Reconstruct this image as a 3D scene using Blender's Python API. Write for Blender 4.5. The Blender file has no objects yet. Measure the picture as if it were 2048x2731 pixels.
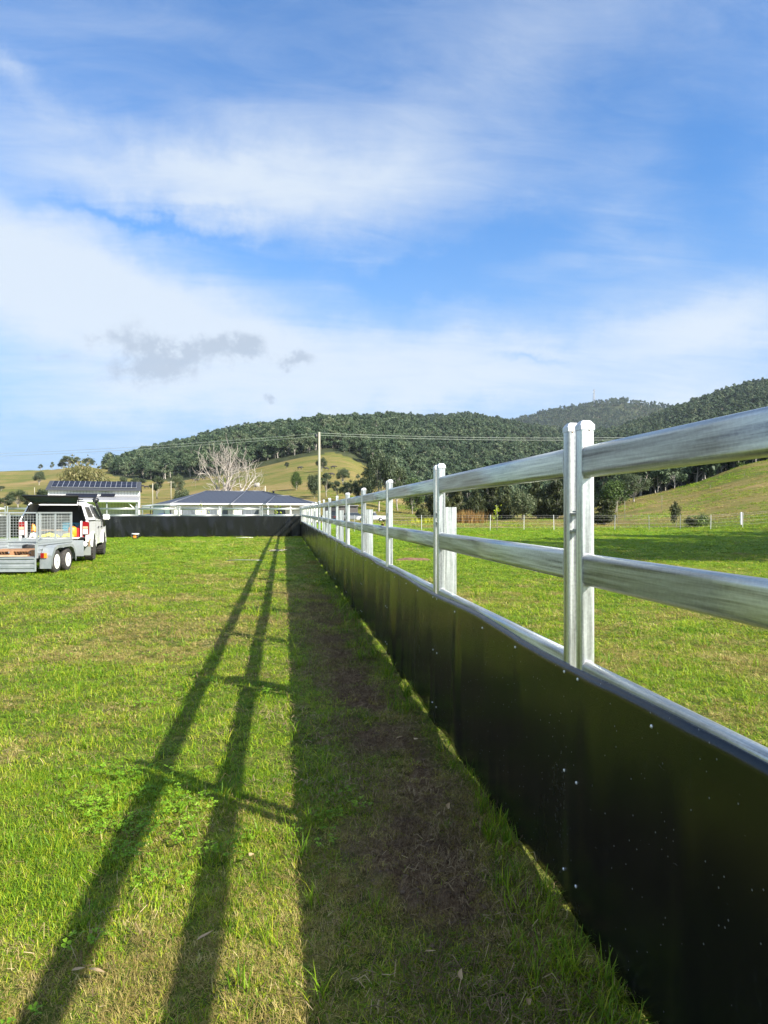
import bpy, math, random
import numpy as np
from mathutils import Vector, Matrix

R = math.radians
PSI = R(8.07)            # the camera looks this far to the right of the fence direction (+Y)
CAMH = 1.515
FPX = 1894.0             # focal length in photo pixels (2048 wide)
sc = bpy.context.scene
COL = sc.collection

# ------------------------------------------------------------------ camera
cam_d = bpy.data.cameras.new('camera')
cam = bpy.data.objects.new('camera', cam_d); COL.objects.link(cam)
cam.location = (0, 0, CAMH)
cam.rotation_euler = (R(90), 0, -PSI)
cam_d.sensor_fit = 'HORIZONTAL'; cam_d.sensor_width = 36; cam_d.lens = 36*FPX/2048
cam_d.clip_start = 0.05; cam_d.clip_end = 20000
sc.camera = cam
sc.view_settings.view_transform = 'Standard'
sc.view_settings.look = 'None'
sc.view_settings.exposure = 1.42
sc.view_settings.gamma = 1.0
sc.render.engine = 'CYCLES'
sc.cycles.max_bounces = 5
sc.cycles.diffuse_bounces = 2
sc.cycles.glossy_bounces = 3
sc.cycles.transmission_bounces = 3
sc.cycles.transparent_max_bounces = 6
sc.cycles.volume_bounces = 0
sc.cycles.use_denoising = True

# ------------------------------------------------------------------ sun
SUNV = Vector((1.07, -1.01, 1.0)).normalized()      # towards the sun
ELEV = math.asin(SUNV.z)
sd = bpy.data.lights.new('sun', 'SUN'); sun = bpy.data.objects.new('sun', sd); COL.objects.link(sun)
sd.energy = 4.9; sd.angle = R(0.55); sd.color = (1.0, 0.93, 0.82)
sun.rotation_euler = SUNV.to_track_quat('Z', 'Y').to_euler()
sun.location = (20, -20, 30)

# ------------------------------------------------------------------ world (sky with cirrus clouds)
def nd(nt, typ, **kw):
    n = nt.nodes.new(typ)
    for k, v in kw.items():
        if k == 'ins':
            for a, b in v.items():
                n.inputs[a].default_value = b
        else:
            setattr(n, k, v)
    return n
def math_n(nt, op, a, b=None, clamp=False):
    n = nt.nodes.new('ShaderNodeMath'); n.operation = op; n.use_clamp = clamp
    for i, v in enumerate((a, b)):
        if v is None: continue
        if hasattr(v, 'is_linked') or hasattr(v, 'links'): nt.links.new(v, n.inputs[i])
        else: n.inputs[i].default_value = v
    return n.outputs[0]
def ang(px, py):
    """photo pixel -> (azimuth, elevation) in radians, world frame"""
    x = (px-1024)/FPX; z = (1365.5-py)/FPX
    return math.atan(x)+PSI, math.atan2(z, math.hypot(x, 1))
world = bpy.data.worlds.new('World'); sc.world = world; world.use_nodes = True
wn = world.node_tree; wn.nodes.clear()
def build_world():
    nt = wn; L = nt.links.new
    out = nd(nt, 'ShaderNodeOutputWorld'); bg = nd(nt, 'ShaderNodeBackground'); L(bg.outputs[0], out.inputs[0])
    sky = nd(nt, 'ShaderNodeTexSky', sky_type='NISHITA', sun_disc=False)
    sky.sun_elevation = ELEV; sky.sun_rotation = math.atan2(SUNV.x, SUNV.y)
    sky.air_density = 1.15; sky.dust_density = 0.5; sky.ozone_density = 3.0; sky.altitude = 50
    tc = nd(nt, 'ShaderNodeTexCoord')
    sep = nd(nt, 'ShaderNodeSeparateXYZ'); L(tc.outputs['Generated'], sep.inputs[0])
    az = math_n(nt, 'ARCTAN2', sep.outputs[0], sep.outputs[1])
    zc = math_n(nt, 'MAXIMUM', math_n(nt, 'MINIMUM', sep.outputs[2], 0.999), -0.2)
    el = math_n(nt, 'ARCSINE', zc)
    # planar coordinates on a cloud layer, so cloud texture foreshortens towards the horizon
    zz = math_n(nt, 'ADD', math_n(nt, 'MAXIMUM', sep.outputs[2], 0.0), 0.13)
    cx = math_n(nt, 'DIVIDE', sep.outputs[0], zz); cy = math_n(nt, 'DIVIDE', sep.outputs[1], zz)
    pl = nd(nt, 'ShaderNodeCombineXYZ'); L(cx, pl.inputs[0]); L(cy, pl.inputs[1])
    # noises
    mpn = nd(nt, 'ShaderNodeMapping', vector_type='POINT'); L(pl.outputs[0], mpn.inputs['Vector'])
    mpn.inputs['Rotation'].default_value = (0, 0, R(-20)); mpn.inputs['Scale'].default_value = (0.55, 1.35, 1)
    n1 = nd(nt, 'ShaderNodeTexNoise', ins={'Scale': 1.7, 'Detail': 9, 'Roughness': 0.60, 'Distortion': 0.7}); L(mpn.outputs[0], n1.inputs['Vector'])
    n2 = nd(nt, 'ShaderNodeTexNoise', ins={'Scale': 5.0, 'Detail': 9, 'Roughness': 0.66, 'Distortion': 1.1}); L(mpn.outputs[0], n2.inputs['Vector'])
    ae = nd(nt, 'ShaderNodeCombineXYZ'); L(az, ae.inputs[0]); L(el, ae.inputs[1])
    nw = nd(nt, 'ShaderNodeTexNoise', ins={'Scale': 5.0, 'Detail': 6, 'Roughness': 0.65}); L(ae.outputs[0], nw.inputs['Vector'])
    vm = nd(nt, 'ShaderNodeVectorMath', operation='SUBTRACT'); L(nw.outputs['Color'], vm.inputs[0]); vm.inputs[1].default_value = (.5, .5, .5)
    vs = nd(nt, 'ShaderNodeVectorMath', operation='SCALE'); L(vm.outputs[0], vs.inputs[0]); vs.inputs['Scale'].default_value = 0.14
    va = nd(nt, 'ShaderNodeVectorMath', operation='ADD'); L(ae.outputs[0], va.inputs[0]); L(vs.outputs[0], va.inputs[1])
    def blobs(lst, vec):
        acc = None
        for (dx, dy, rx, ry, rot, amp) in lst:       # positions in displayed photo units (1659 wide)
            a, e = ang(dx*1.2345, dy*1.2345)
            mp = nd(nt, 'ShaderNodeMapping', vector_type='TEXTURE'); L(vec, mp.inputs['Vector'])
            mp.inputs['Location'].default_value = (a, e, 0)
            mp.inputs['Rotation'].default_value = (0, 0, R(rot))
            mp.inputs['Scale'].default_value = (rx/1534, ry/1534, 1)
            g = nd(nt, 'ShaderNodeTexGradient', gradient_type='QUADRATIC_SPHERE'); L(mp.outputs[0], g.inputs[0])
            v = math_n(nt, 'MULTIPLY', g.outputs['Fac'], amp)
            acc = v if acc is None else math_n(nt, 'ADD', acc, v)
        return acc
    cl = blobs([
        (500, 400, 800, 140, -3, 0.95), (250, 375, 520, 120, -6, 0.5), (820, 370, 560, 170, 2, 0.62), (480, 445, 300, 60, -6, .35),
        (150, 640, 760, 270, -16, 1.6), (520, 740, 820, 180, -6, 1.35), (60, 560, 420, 170, -20, .7),
        (1150, 760, 780, 130, 3, 1.0), (1560, 720, 420, 140, 14, 1.05), (950, 850, 700, 110, 2, 0.95),
        (1480, 850, 330, 70, 4, 1.0), (300, 860, 700, 120, 0, 0.75), (1000, 560, 500, 80, 20, -0.55),
        (1530, 400, 200, 210, 30, -0.5), (900, 610, 460, 60, -8, -0.75), (300, 478, 420, 30, -4, -0.7),
        (1130, 775, 190, 16, 0, -0.6), (20, 140, 130, 50, -25, .5), (1000, 170, 900, 260, 20, .42), (100, 250, 700, 120, 5, .30),
        (1400, 560, 500, 150, -30, .45), (200, 60, 700, 200, 10, .15), (80, 905, 300, 30, 0, -.35), (1300, 230, 300, 130, 30, -.2),
    ], va.outputs[0])
    t1 = math_n(nt, 'SUBTRACT', n1.outputs['Fac'], 0.5)
    t2 = math_n(nt, 'SUBTRACT', n2.outputs['Fac'], 0.5)
    d = math_n(nt, 'ADD', cl, math_n(nt, 'MULTIPLY', t1, 1.25))
    d = math_n(nt, 'ADD', d, math_n(nt, 'MULTIPLY', t2, 0.75))
    # unseen cloud added overhead and behind for fill, thin white veil at the horizon
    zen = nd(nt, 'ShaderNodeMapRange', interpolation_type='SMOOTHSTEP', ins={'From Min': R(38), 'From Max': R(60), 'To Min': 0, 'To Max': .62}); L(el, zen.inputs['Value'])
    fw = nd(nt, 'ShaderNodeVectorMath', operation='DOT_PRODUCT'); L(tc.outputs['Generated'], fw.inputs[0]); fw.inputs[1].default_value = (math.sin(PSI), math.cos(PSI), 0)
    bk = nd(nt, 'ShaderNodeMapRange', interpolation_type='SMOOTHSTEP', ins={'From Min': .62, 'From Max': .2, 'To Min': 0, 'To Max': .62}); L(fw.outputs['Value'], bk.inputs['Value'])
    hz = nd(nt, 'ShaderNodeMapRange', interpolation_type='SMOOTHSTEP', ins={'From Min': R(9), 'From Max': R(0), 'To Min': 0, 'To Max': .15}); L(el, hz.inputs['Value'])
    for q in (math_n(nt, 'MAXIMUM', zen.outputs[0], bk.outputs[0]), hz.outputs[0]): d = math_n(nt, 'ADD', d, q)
    ramp = nd(nt, 'ShaderNodeMapRange', interpolation_type='SMOOTHSTEP', ins={'From Min': -0.36, 'From Max': 1.40, 'To Min': 0.05, 'To Max': 0.98})
    L(d, ramp.inputs['Value'])
    # grey shaded little clouds
    nw2 = nd(nt, 'ShaderNodeTexNoise', ins={'Scale': 26.0, 'Detail': 8, 'Roughness': 0.68}); L(ae.outputs[0], nw2.inputs['Vector'])
    gr = blobs([(330, 765, 170, 75, 0, 1.0), (440, 768, 140, 62, 5, 1.0), (525, 772, 80, 62, 20, 1.0), (340, 822, 170, 60, 0, 1.0),
                (630, 792, 110, 38, -5, 1.0), (577, 846, 42, 22, -25, .95), (120, 770, 120, 30, 0, .5), (200, 740, 90, 30, 0, .5), (980, 735, 80, 20, 0, .4)], va.outputs[0])
    gm = math_n(nt, 'MULTIPLY', gr, math_n(nt, 'MAXIMUM', math_n(nt, 'SUBTRACT', math_n(nt, 'MULTIPLY', nw2.outputs['Fac'], 3.4), 0.95), 0.0))
    gramp = nd(nt, 'ShaderNodeMapRange', interpolation_type='SMOOTHSTEP', ins={'From Min': 0.08, 'From Max': 0.6, 'To Min': 0.0, 'To Max': 0.66})
    L(gm, gramp.inputs['Value'])
    # colours
    hsv = nd(nt, 'ShaderNodeMix', data_type='RGBA', blend_type='MULTIPLY'); hsv.inputs['Factor'].default_value = 1
    L(sky.outputs[0], hsv.inputs['A']); hsv.inputs['B'].default_value = (0.24, 0.80, 1.28, 1)
    m1 = nd(nt, 'ShaderNodeMix', data_type='RGBA'); L(ramp.outputs[0], m1.inputs['Factor']); L(hsv.outputs['Result'], m1.inputs['A'])
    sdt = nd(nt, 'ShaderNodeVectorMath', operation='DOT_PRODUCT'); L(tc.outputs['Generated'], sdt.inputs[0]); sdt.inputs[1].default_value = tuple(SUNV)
    fill_glow = nd(nt, 'ShaderNodeMapRange', interpolation_type='SMOOTHSTEP', ins={'From Min': .05, 'From Max': .95, 'To Min': 1.0, 'To Max': 2.3}); L(sdt.outputs['Value'], fill_glow.inputs['Value'])  # cloud brightness raised towards the unseen sun side to strengthen the fill
    cc = nd(nt, 'ShaderNodeVectorMath', operation='SCALE'); cc.inputs[0].default_value = (4.25, 4.8, 5.5); L(fill_glow.outputs[0], cc.inputs['Scale'])
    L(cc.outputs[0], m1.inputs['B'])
    hzf = nd(nt, 'ShaderNodeMapRange', interpolation_type='SMOOTHSTEP', ins={'From Min': R(26), 'From Max': R(2), 'To Min': 0, 'To Max': .92}); L(el, hzf.inputs['Value'])
    mh = nd(nt, 'ShaderNodeMix', data_type='RGBA'); L(hzf.outputs[0], mh.inputs['Factor']); L(hsv.outputs['Result'], mh.inputs['A']); mh.inputs['B'].default_value = (2.0, 3.15, 5.0, 1)
    L(mh.outputs['Result'], m1.inputs['A'])
    m2 = nd(nt, 'ShaderNodeMix', data_type='RGBA'); L(gramp.outputs[0], m2.inputs['Factor']); L(m1.outputs['Result'], m2.inputs['A'])
    m2.inputs['B'].default_value = (2.2, 2.7, 3.4, 1)
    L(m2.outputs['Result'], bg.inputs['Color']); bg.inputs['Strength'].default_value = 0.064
build_world()
world.cycles.sampling_method = 'MANUAL'; world.cycles.sample_map_resolution = 512

# ------------------------------------------------------------------ helpers
def dirw(px):
    a = math.atan((px-1024)/FPX)+PSI
    return math.sin(a), math.cos(a), math.cos(a-PSI)
def gxy(px, z):
    """ground X, Y of photo column px at camera depth z"""
    xc = (px-1024)/FPX*z
    return xc*math.cos(PSI)+z*math.sin(PSI), -xc*math.sin(PSI)+z*math.cos(PSI)
def hpy(py, z): return CAMH+(1365.5-py)/FPX*z
rng = np.random.default_rng(7)
_perm = np.random.default_rng(3).random((256, 256))
def vnoise(x, y):
    x = np.asarray(x, float); y = np.asarray(y, float)
    xi = np.floor(x).astype(int); yi = np.floor(y).astype(int)
    fx = x-xi; fy = y-yi; fx = fx*fx*(3-2*fx); fy = fy*fy*(3-2*fy)
    a = _perm[xi & 255, yi & 255]; b = _perm[(xi+1) & 255, yi & 255]
    c = _perm[xi & 255, (yi+1) & 255]; d = _perm[(xi+1) & 255, (yi+1) & 255]
    return (a*(1-fx)+b*fx)*(1-fy)+(c*(1-fx)+d*fx)*fy
def fbm(x, y, o=4):
    s = 0; a = .5; t = 0
    for i in range(o):
        s = s+a*vnoise(x*2**i+17.3*i, y*2**i+5.1*i); t += a; a *= .5
    return s/t

# ---- tagging
def tag(o, label=None, cat=None, group=None, kind=None):
    if label: o['label'] = label
    if cat: o['category'] = cat
    if group: o['group'] = group
    if kind: o['kind'] = kind
    return o
def empty(name, loc=(0, 0, 0), rz=0.0, label=None, cat=None, group=None):
    o = bpy.data.objects.new(name, None); COL.objects.link(o)
    o.location = loc; o.rotation_euler = (0, 0, rz); o.empty_display_size = .2
    return tag(o, label, cat, group)
ORD = ['first', 'second', 'third', 'fourth', 'fifth', 'sixth', 'seventh', 'eighth', 'ninth', 'tenth', 'eleventh', 'twelfth',
       'thirteenth', 'fourteenth', 'fifteenth', 'sixteenth', 'seventeenth', 'eighteenth', 'nineteenth', 'twentieth']
def copy_tree(o, parent=None):
    c = o.copy(); COL.objects.link(c)
    if parent: c.parent = parent
    for ch in list(o.children): copy_tree(ch, c)
    return c

# ---- mesh builder
class MB:
    def __init__(s): s.v = []; s.f = []; s.sm = []
    def add(s, vs, fs, smooth=False):
        n = len(s.v); s.v += [tuple(v) for v in vs]; s.f += [tuple(i+n for i in f) for f in fs]; s.sm += [smooth]*len(fs); return s
    def box(s, x0, x1, y0, y1, z0, z1, m=None):
        vs = [Vector((x, y, z)) for z in (z0, z1) for y in (y0, y1) for x in (x0, x1)]
        if m is not None: vs = [m @ v for v in vs]
        return s.add(vs, [(0, 2, 3, 1), (4, 5, 7, 6), (0, 1, 5, 4), (2, 6, 7, 3), (0, 4, 6, 2), (1, 3, 7, 5)])
    def prism(s, poly, axis, a, b, smooth=False, shear=None):
        """extrude a 2D polygon along an axis from a to b. axis 'x': poly=(y,z); 'y': (x,z); 'z': (x,y)"""
        def P(p, t):
            if axis == 'x': return (t, p[0], p[1])
            if axis == 'y': return (p[0], t, p[1])
            return (p[0], p[1], t)
        n = len(poly)
        vs = [P(p, a) for p in poly]+[P(p, b) for p in poly]
        fs = [tuple(range(n))[::-1], tuple(range(n, 2*n))]
        s.add(vs, fs)
        m = len(s.v)-2*n
        for i in range(n):
            j = (i+1) % n
            s.f.append((m+i, m+j, m+n+j, m+n+i)); s.sm.append(smooth)
        return s
    def tube(s, pts, rad, n=8, caps=True, smooth=True):
        pts = [Vector(p) for p in pts]
        if not hasattr(rad, '__len__'): rad = [rad]*len(pts)
        base = len(s.v); prev = None
        for i, p in enumerate(pts):
            if i == 0: d = pts[1]-pts[0]
            elif i == len(pts)-1: d = pts[-1]-pts[-2]
            else: d = pts[i+1]-pts[i-1]
            d.normalize()
            if prev is None:
                ref = Vector((0, 0, 1)) if abs(d.z) < .9 else Vector((1, 0, 0))
                u = d.cross(ref).normalized()
            else:
                u = (prev-d*prev.dot(d)).normalized()
            prev = u; w = d.cross(u)
            for k in range(n):
                a = 2*math.pi*k/n
                s.v.append(tuple(p+(u*math.cos(a)+w*math.sin(a))*rad[i]))
        for i in range(len(pts)-1):
            for k in range(n):
                a = base+i*n+k; b = base+i*n+(k+1) % n
                s.f.append((a, b, b+n, a+n)); s.sm.append(smooth)
        if caps:
            s.f.append(tuple(base+k for k in range(n))[::-1]); s.sm.append(False)
            e = base+(len(pts)-1)*n
            s.f.append(tuple(e+k for k in range(n))); s.sm.append(False)
        return s
    def lathe(s, prof, c=(0, 0, 0), axis='z', n=24, smooth=True):
        """prof: list of (radius, t) along the axis"""
        base = len(s.v)
        for (r, t) in prof:
            for k in range(n):
                a = 2*math.pi*k/n; u, w = r*math.cos(a), r*math.sin(a)
                p = (u, w, t) if axis == 'z' else ((t, u, w) if axis == 'x' else (u, t, w))
                s.v.append((p[0]+c[0], p[1]+c[1], p[2]+c[2]))
        for i in range(len(prof)-1):
            for k in range(n):
                a = base+i*n+k; b = base+i*n+(k+1) % n
                s.f.append((a, b, b+n, a+n)); s.sm.append(smooth)
        s.f.append(tuple(base+k for k in range(n))[::-1]); s.sm.append(False)
        e = base+(len(prof)-1)*n
        s.f.append(tuple(e+k for k in range(n))); s.sm.append(False)
        return s
    def build(s, name, mat, parent=None, bevel=0):
        me = bpy.data.meshes.new(name); me.from_pydata(s.v, [], s.f); me.update()
        me.polygons.foreach_set('use_smooth', s.sm)
        import bmesh
        bm = bmesh.new(); bm.from_mesh(me); bmesh.ops.recalc_face_normals(bm, faces=bm.faces)
        if bevel:
            es = [e for e in bm.edges if len(e.link_faces) == 2 and e.calc_face_angle(0) > .6]
            bmesh.ops.bevel(bm, geom=es, offset=bevel, segments=2, affect='EDGES', clamp_overlap=True)
        bm.to_mesh(me); bm.free()
        me.materials.append(mat)
        o = bpy.data.objects.new(name, me); COL.objects.link(o)
        if parent is not None: o.parent = parent
        return o
def np_mesh(name, verts, quads, mat, parent=None, smooth=False, link=True):
    """fast mesh of quads from arrays"""
    me = bpy.data.meshes.new(name)
    nv, nf, k = len(verts), len(quads), quads.shape[1]
    me.vertices.add(nv); me.vertices.foreach_set('co', np.asarray(verts, np.float32).ravel())
    me.loops.add(nf*k); me.loops.foreach_set('vertex_index', np.asarray(quads, np.int32).ravel())
    me.polygons.add(nf); me.polygons.foreach_set('loop_start', np.arange(0, nf*k, k, dtype=np.int32))
    me.polygons.foreach_set('loop_total', np.full(nf, k, np.int32))
    if smooth: me.polygons.foreach_set('use_smooth', np.ones(nf, bool))
    me.update(calc_edges=True); me.validate()
    me.materials.append(mat)
    o = bpy.data.objects.new(name, me)
    if link: COL.objects.link(o)
    if parent is not None: o.parent = parent
    return o

# ------------------------------------------------------------------ materials
def mat(name, col, rough=.6, metal=0., spec=.5, noise=None, bump=None, streak=None, emit=None, alpha=None, trans=None, coat=0):
    """noise=(scale, colour2, contrast_lo, contrast_hi); bump=(scale, strength, distance)"""
    m = bpy.data.materials.new(name); m.use_nodes = True; nt = m.node_tree; L = nt.links.new
    b = nt.nodes['Principled BSDF']
    b.inputs['Base Color'].default_value = (*col, 1); b.inputs['Roughness'].default_value = rough
    b.inputs['Metallic'].default_value = metal; b.inputs['Specular IOR Level'].default_value = spec
    if coat: b.inputs['Coat Weight'].default_value = coat; b.inputs['Coat Roughness'].default_value = .05
    tc = nd(nt, 'ShaderNodeTexCoord'); vec = tc.outputs['Object']
    if streak:
        mp = nd(nt, 'ShaderNodeMapping'); mp.inputs['Scale'].default_value = streak; L(vec, mp.inputs['Vector']); vec = mp.outputs[0]
    if noise:
        n = nd(nt, 'ShaderNodeTexNoise', ins={'Scale': noise[0], 'Detail': 6, 'Roughness': .6}); L(vec, n.inputs['Vector'])
        r = nd(nt, 'ShaderNodeMapRange', ins={'From Min': noise[2], 'From Max': noise[3]}); L(n.outputs['Fac'], r.inputs['Value'])
        mx = nd(nt, 'ShaderNodeMix', data_type='RGBA'); L(r.outputs[0], mx.inputs['Factor'])
        mx.inputs['A'].default_value = (*col, 1); mx.inputs['B'].default_value = (*noise[1], 1)
        L(mx.outputs['Result'], b.inputs['Base Color'])
    if bump:
        n = nd(nt, 'ShaderNodeTexNoise', ins={'Scale': bump[0], 'Detail': 4}); L(vec, n.inputs['Vector'])
        bp = nd(nt, 'ShaderNodeBump', ins={'Strength': bump[1], 'Distance': bump[2]}); L(n.outputs['Fac'], bp.inputs['Height'])
        L(bp.outputs[0], b.inputs['Normal'])
    if emit: b.inputs['Emission Color'].default_value = (*emit[0], 1); b.inputs['Emission Strength'].default_value = emit[1]
    if trans:
        b.inputs['Transmission Weight'].default_value = trans; b.inputs['IOR'].default_value = 1.45
    if alpha is not None:
        b.inputs['Alpha'].default_value = alpha
    return m

def galv_mat(name, axis, base=(.52, .52, .505)):
    """galvanised steel with mill streaks along one axis, blotches and a soft sheen"""
    m = bpy.data.materials.new(name); m.use_nodes = True; nt = m.node_tree; L = nt.links.new
    b = nt.nodes['Principled BSDF']
    tc = nd(nt, 'ShaderNodeTexCoord'); oi = nd(nt, 'ShaderNodeObjectInfo')
    off = nd(nt, 'ShaderNodeVectorMath', operation='ADD'); L(tc.outputs['Object'], off.inputs[0])
    cb = nd(nt, 'ShaderNodeCombineXYZ'); L(math_n(nt, 'MULTIPLY', oi.outputs['Random'], 37.0), cb.inputs[0]); L(math_n(nt, 'MULTIPLY', oi.outputs['Random'], 11.0), cb.inputs[2])
    L(cb.outputs[0], off.inputs[1])
    def mapped(s):
        mp = nd(nt, 'ShaderNodeMapping'); mp.inputs['Scale'].default_value = s; L(off.outputs[0], mp.inputs['Vector']); return mp.outputs[0]
    S = {'x': (1.0, 60, 60), 'y': (60, 1.0, 60), 'z': (60, 60, 1.0)}[axis]
    S2 = {'x': (.35, 8, 8), 'y': (8, .35, 8), 'z': (8, 8, .35)}[axis]
    n1 = nd(nt, 'ShaderNodeTexNoise', ins={'Scale': 1.5, 'Detail': 6, 'Roughness': .65}); L(mapped(S), n1.inputs['Vector'])
    n2 = nd(nt, 'ShaderNodeTexNoise', ins={'Scale': 2.6, 'Detail': 7, 'Roughness': .68, 'Distortion': .6}); L(mapped(S2), n2.inputs['Vector'])
    n3 = nd(nt, 'ShaderNodeTexNoise', ins={'Scale': 90, 'Detail': 2}); L(off.outputs[0], n3.inputs['Vector'])
    s = math_n(nt, 'ADD', math_n(nt, 'MULTIPLY', n1.outputs['Fac'], .55), math_n(nt, 'MULTIPLY', n2.outputs['Fac'], .65))
    s = math_n(nt, 'ADD', s, math_n(nt, 'MULTIPLY', n3.outputs['Fac'], .12))
    r = nd(nt, 'ShaderNodeValToRGB'); L(s, r.inputs[0])
    cr = r.color_ramp
    cr.elements[0].position = .50; cr.elements[0].color = (base[0]*.36, base[1]*.37, base[2]*.40, 1)
    cr.elements[1].position = .80; cr.elements[1].color = (min(1, base[0]*1.5), min(1, base[1]*1.55), min(1, base[2]*1.5), 1)
    e = cr.elements.new(.60); e.color = (base[0]*.80, base[1]*.82, base[2]*.82, 1)
    e = cr.elements.new(.68); e.color = (base[0]*1.08, base[1]*1.12, base[2]*1.1, 1)
    L(r.outputs[0], b.inputs['Base Color'])
    b.inputs['Metallic'].default_value = .88
    rr = nd(nt, 'ShaderNodeMapRange', ins={'From Min': .4, 'From Max': .85, 'To Min': .24, 'To Max': .46}); L(s, rr.inputs['Value']); L(rr.outputs[0], b.inputs['Roughness'])
    bp = nd(nt, 'ShaderNodeBump', ins={'Strength': .25, 'Distance': .0015}); L(s, bp.inputs['Height']); L(bp.outputs[0], b.inputs['Normal'])
    return m

M = {}
M['galv_y'] = galv_mat('galv_y', 'y'); M['galv_x'] = galv_mat('galv_x', 'x'); M['galv_z'] = galv_mat('galv_z', 'z', (.60, .60, .59))
M['cap'] = mat('cap', (.62, .63, .64), .38, .55, noise=(30, (.4, .38, .36), .5, .8), bump=(60, .2, .002))
M['weld'] = mat('weld', (.30, .25, .20), .6, .5, noise=(60, (.45, .2, .08), .45, .7))
M['screw'] = mat('screw', (.75, .76, .76), .35, .5)
M['white'] = mat('white_paint', (.80, .80, .79), .25, coat=.5, noise=(3, (.70, .69, .66), .45, .8))
M['black'] = mat('black_plastic', (.015, .016, .018), .45)
M['tyre'] = mat('tyre_rubber', (.022, .021, .02), .85, bump=(30, .4, .01), noise=(14, (.06, .052, .042), .45, .75))
M['glass'] = mat('dark_glass', (.015, .02, .023), .06, spec=.8)
M['hatchglass'] = mat('hatch_glass', (.10, .15, .17), .08, spec=.8)
M['red'] = mat('red_lens', (.20, .006, .008), .15)
M['amber'] = mat('amber_lens', (.8, .22, .02), .2)
M['clear'] = mat('clear_lens', (.75, .72, .70), .15)
M['rim'] = mat('white_rim', (.78, .77, .72), .4, noise=(20, (.5, .42, .33), .55, .75))
M['steel'] = mat('dull_steel', (.33, .35, .37), .45, .55, noise=(6, (.22, .22, .21), .4, .7), bump=(20, .1, .003))
M['gsheet'] = mat('galv_sheet', (.31, .34, .35), .42, .55, noise=(5, (.46, .48, .49), .4, .75), bump=(9, .12, .004))
M['gtube'] = mat('galv_tube', (.38, .42, .42), .42, .5, noise=(8, (.36, .37, .38), .4, .75))
M['orangewood'] = mat('pallet_wood', (.34, .18, .09), .8, noise=(12, (.20, .11, .055), .4, .7), streak=(1, 5, 5))
M['palewood'] = mat('pale_wood', (.52, .40, .26), .8, noise=(12, (.36, .26, .16), .4, .7), streak=(1, 5, 5))
M['orange'] = mat('orange_plastic', (.85, .24, .015), .4)
M['yellow'] = mat('yellow_cloth', (.55, .50, .05), .8, noise=(15, (.5, .48, .05), .4, .7))
M['blue'] = mat('teal_plastic', (.01, .16, .24), .4)
M['redp'] = mat('red_plastic', (.55, .02, .02), .4)
M['tblue'] = mat('tractor_blue', (.015, .04, .28), .3, coat=.4)
M['mud'] = mat('dried_mud', (.20, .13, .07), .9, noise=(20, (.32, .22, .12), .4, .7))
M['polewood'] = mat('pole_wood', (.36, .34, .26), .85, noise=(8, (.24, .22, .16), .35, .7), streak=(6, 6, .5))
M['cream'] = mat('cream_cladding', (.74, .72, .65), .7)
M['roofblue'] = mat('roof_bluegrey', (.055, .065, .088), .55, .1, noise=(.6, (.095, .105, .13), .35, .7))
M['roofgrey'] = mat('roof_grey', (.23, .23, .24), .45, .1, noise=(.7, (.28, .28, .28), .35, .7))
M['roofdark'] = mat('roof_dark', (.035, .038, .045), .6)
M['shedwhite'] = mat('shed_white', (.70, .70, .68), .55, noise=(.5, (.62, .62, .60), .4, .7))
M['gutter'] = mat('gutter_white', (.80, .80, .78), .5)
M['solar'] = mat('solar_cell', (.010, .011, .020), .45, spec=.2)
M['alu'] = mat('aluminium', (.55, .56, .58), .4, .6)
M['curtain'] = mat('window_curtain', (.13, .15, .17), .6, spec=.15, noise=(3, (.06, .07, .08), .35, .7), streak=(4, 4, .3))
M['frame'] = mat('window_frame', (.035, .036, .04), .5)
M['cowhide'] = mat('cow_hide', (.015, .012, .010), .7)
M['concrete'] = mat('concrete', (.26, .25, .23), .85, noise=(3, (.3, .29, .26), .35, .7))
M['carrgrey'] = mat('car_grey', (.20, .22, .24), .3, .3)
M['cardark'] = mat('car_dark', (.02, .02, .03), .2, coat=.5)
M['wire'] = mat('wire', (.30, .30, .29), .5, .5)
M['cable'] = mat('cable', (.40, .42, .38), .5, .2)
M['stakew'] = mat('star_post', (.42, .44, .44), .5, .3)
M['deadwood'] = mat('dead_wood', (.38, .345, .30), .85, noise=(1.2, (.26, .21, .17), .45, .72), bump=(12, .3, .03))
M['dleaf'] = mat('dry_leaf', (.34, .25, .13), .7, noise=(40, (.34, .22, .12), .4, .7))

# ------------------------------------------------------------------ terrain
TX = [-900, 0, 100, 200, 278, 300, 360, 440, 500, 570, 690, 740, 846, 885, 940, 980, 1010, 1060, 1150, 1250, 1560, 1600, 1700, 1800, 1900, 1960, 2048, 2700]
TRP = [600, 600, 600, 560, 520, 430, 400, 380, 360, 350, 350, 350, 350, 350, 340, 330, 300, 260, 220, 170, 150, 150, 150, 155, 160, 165, 170, 180]
TYP = [1262, 1258, 1253, 1245, 1238, 1264, 1279, 1286, 1278, 1270, 1245, 1230, 1209, 1207, 1215, 1241, 1290, 1325, 1345, 1366, 1366, 1348, 1325, 1303, 1273, 1243, 1225, 1150]
MX = [-900, 200, 265, 284, 296, 340, 407, 460, 530, 580, 640, 690, 790, 864, 988, 1050, 1173, 1235, 1309, 1353, 1480, 1600, 1700, 1797, 1929, 2048, 2700]
MY = [1330, 1330, 1290, 1252, 1235, 1215, 1198, 1188, 1173, 1150, 1142, 1136, 1139, 1121, 1117, 1105, 1111, 1102, 1111, 1122, 1150, 1155, 1125, 1087, 1043, 1011, 960]
BX = [-900, 1150, 1300, 1400, 1480, 1580, 1654, 1728, 1790, 1850, 1990, 2700]
BY = [1400, 1250, 1140, 1107, 1086, 1072, 1064, 1076, 1084, 1090, 1110, 1200]
RM, RB = 1150.0, 2300.0
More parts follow.
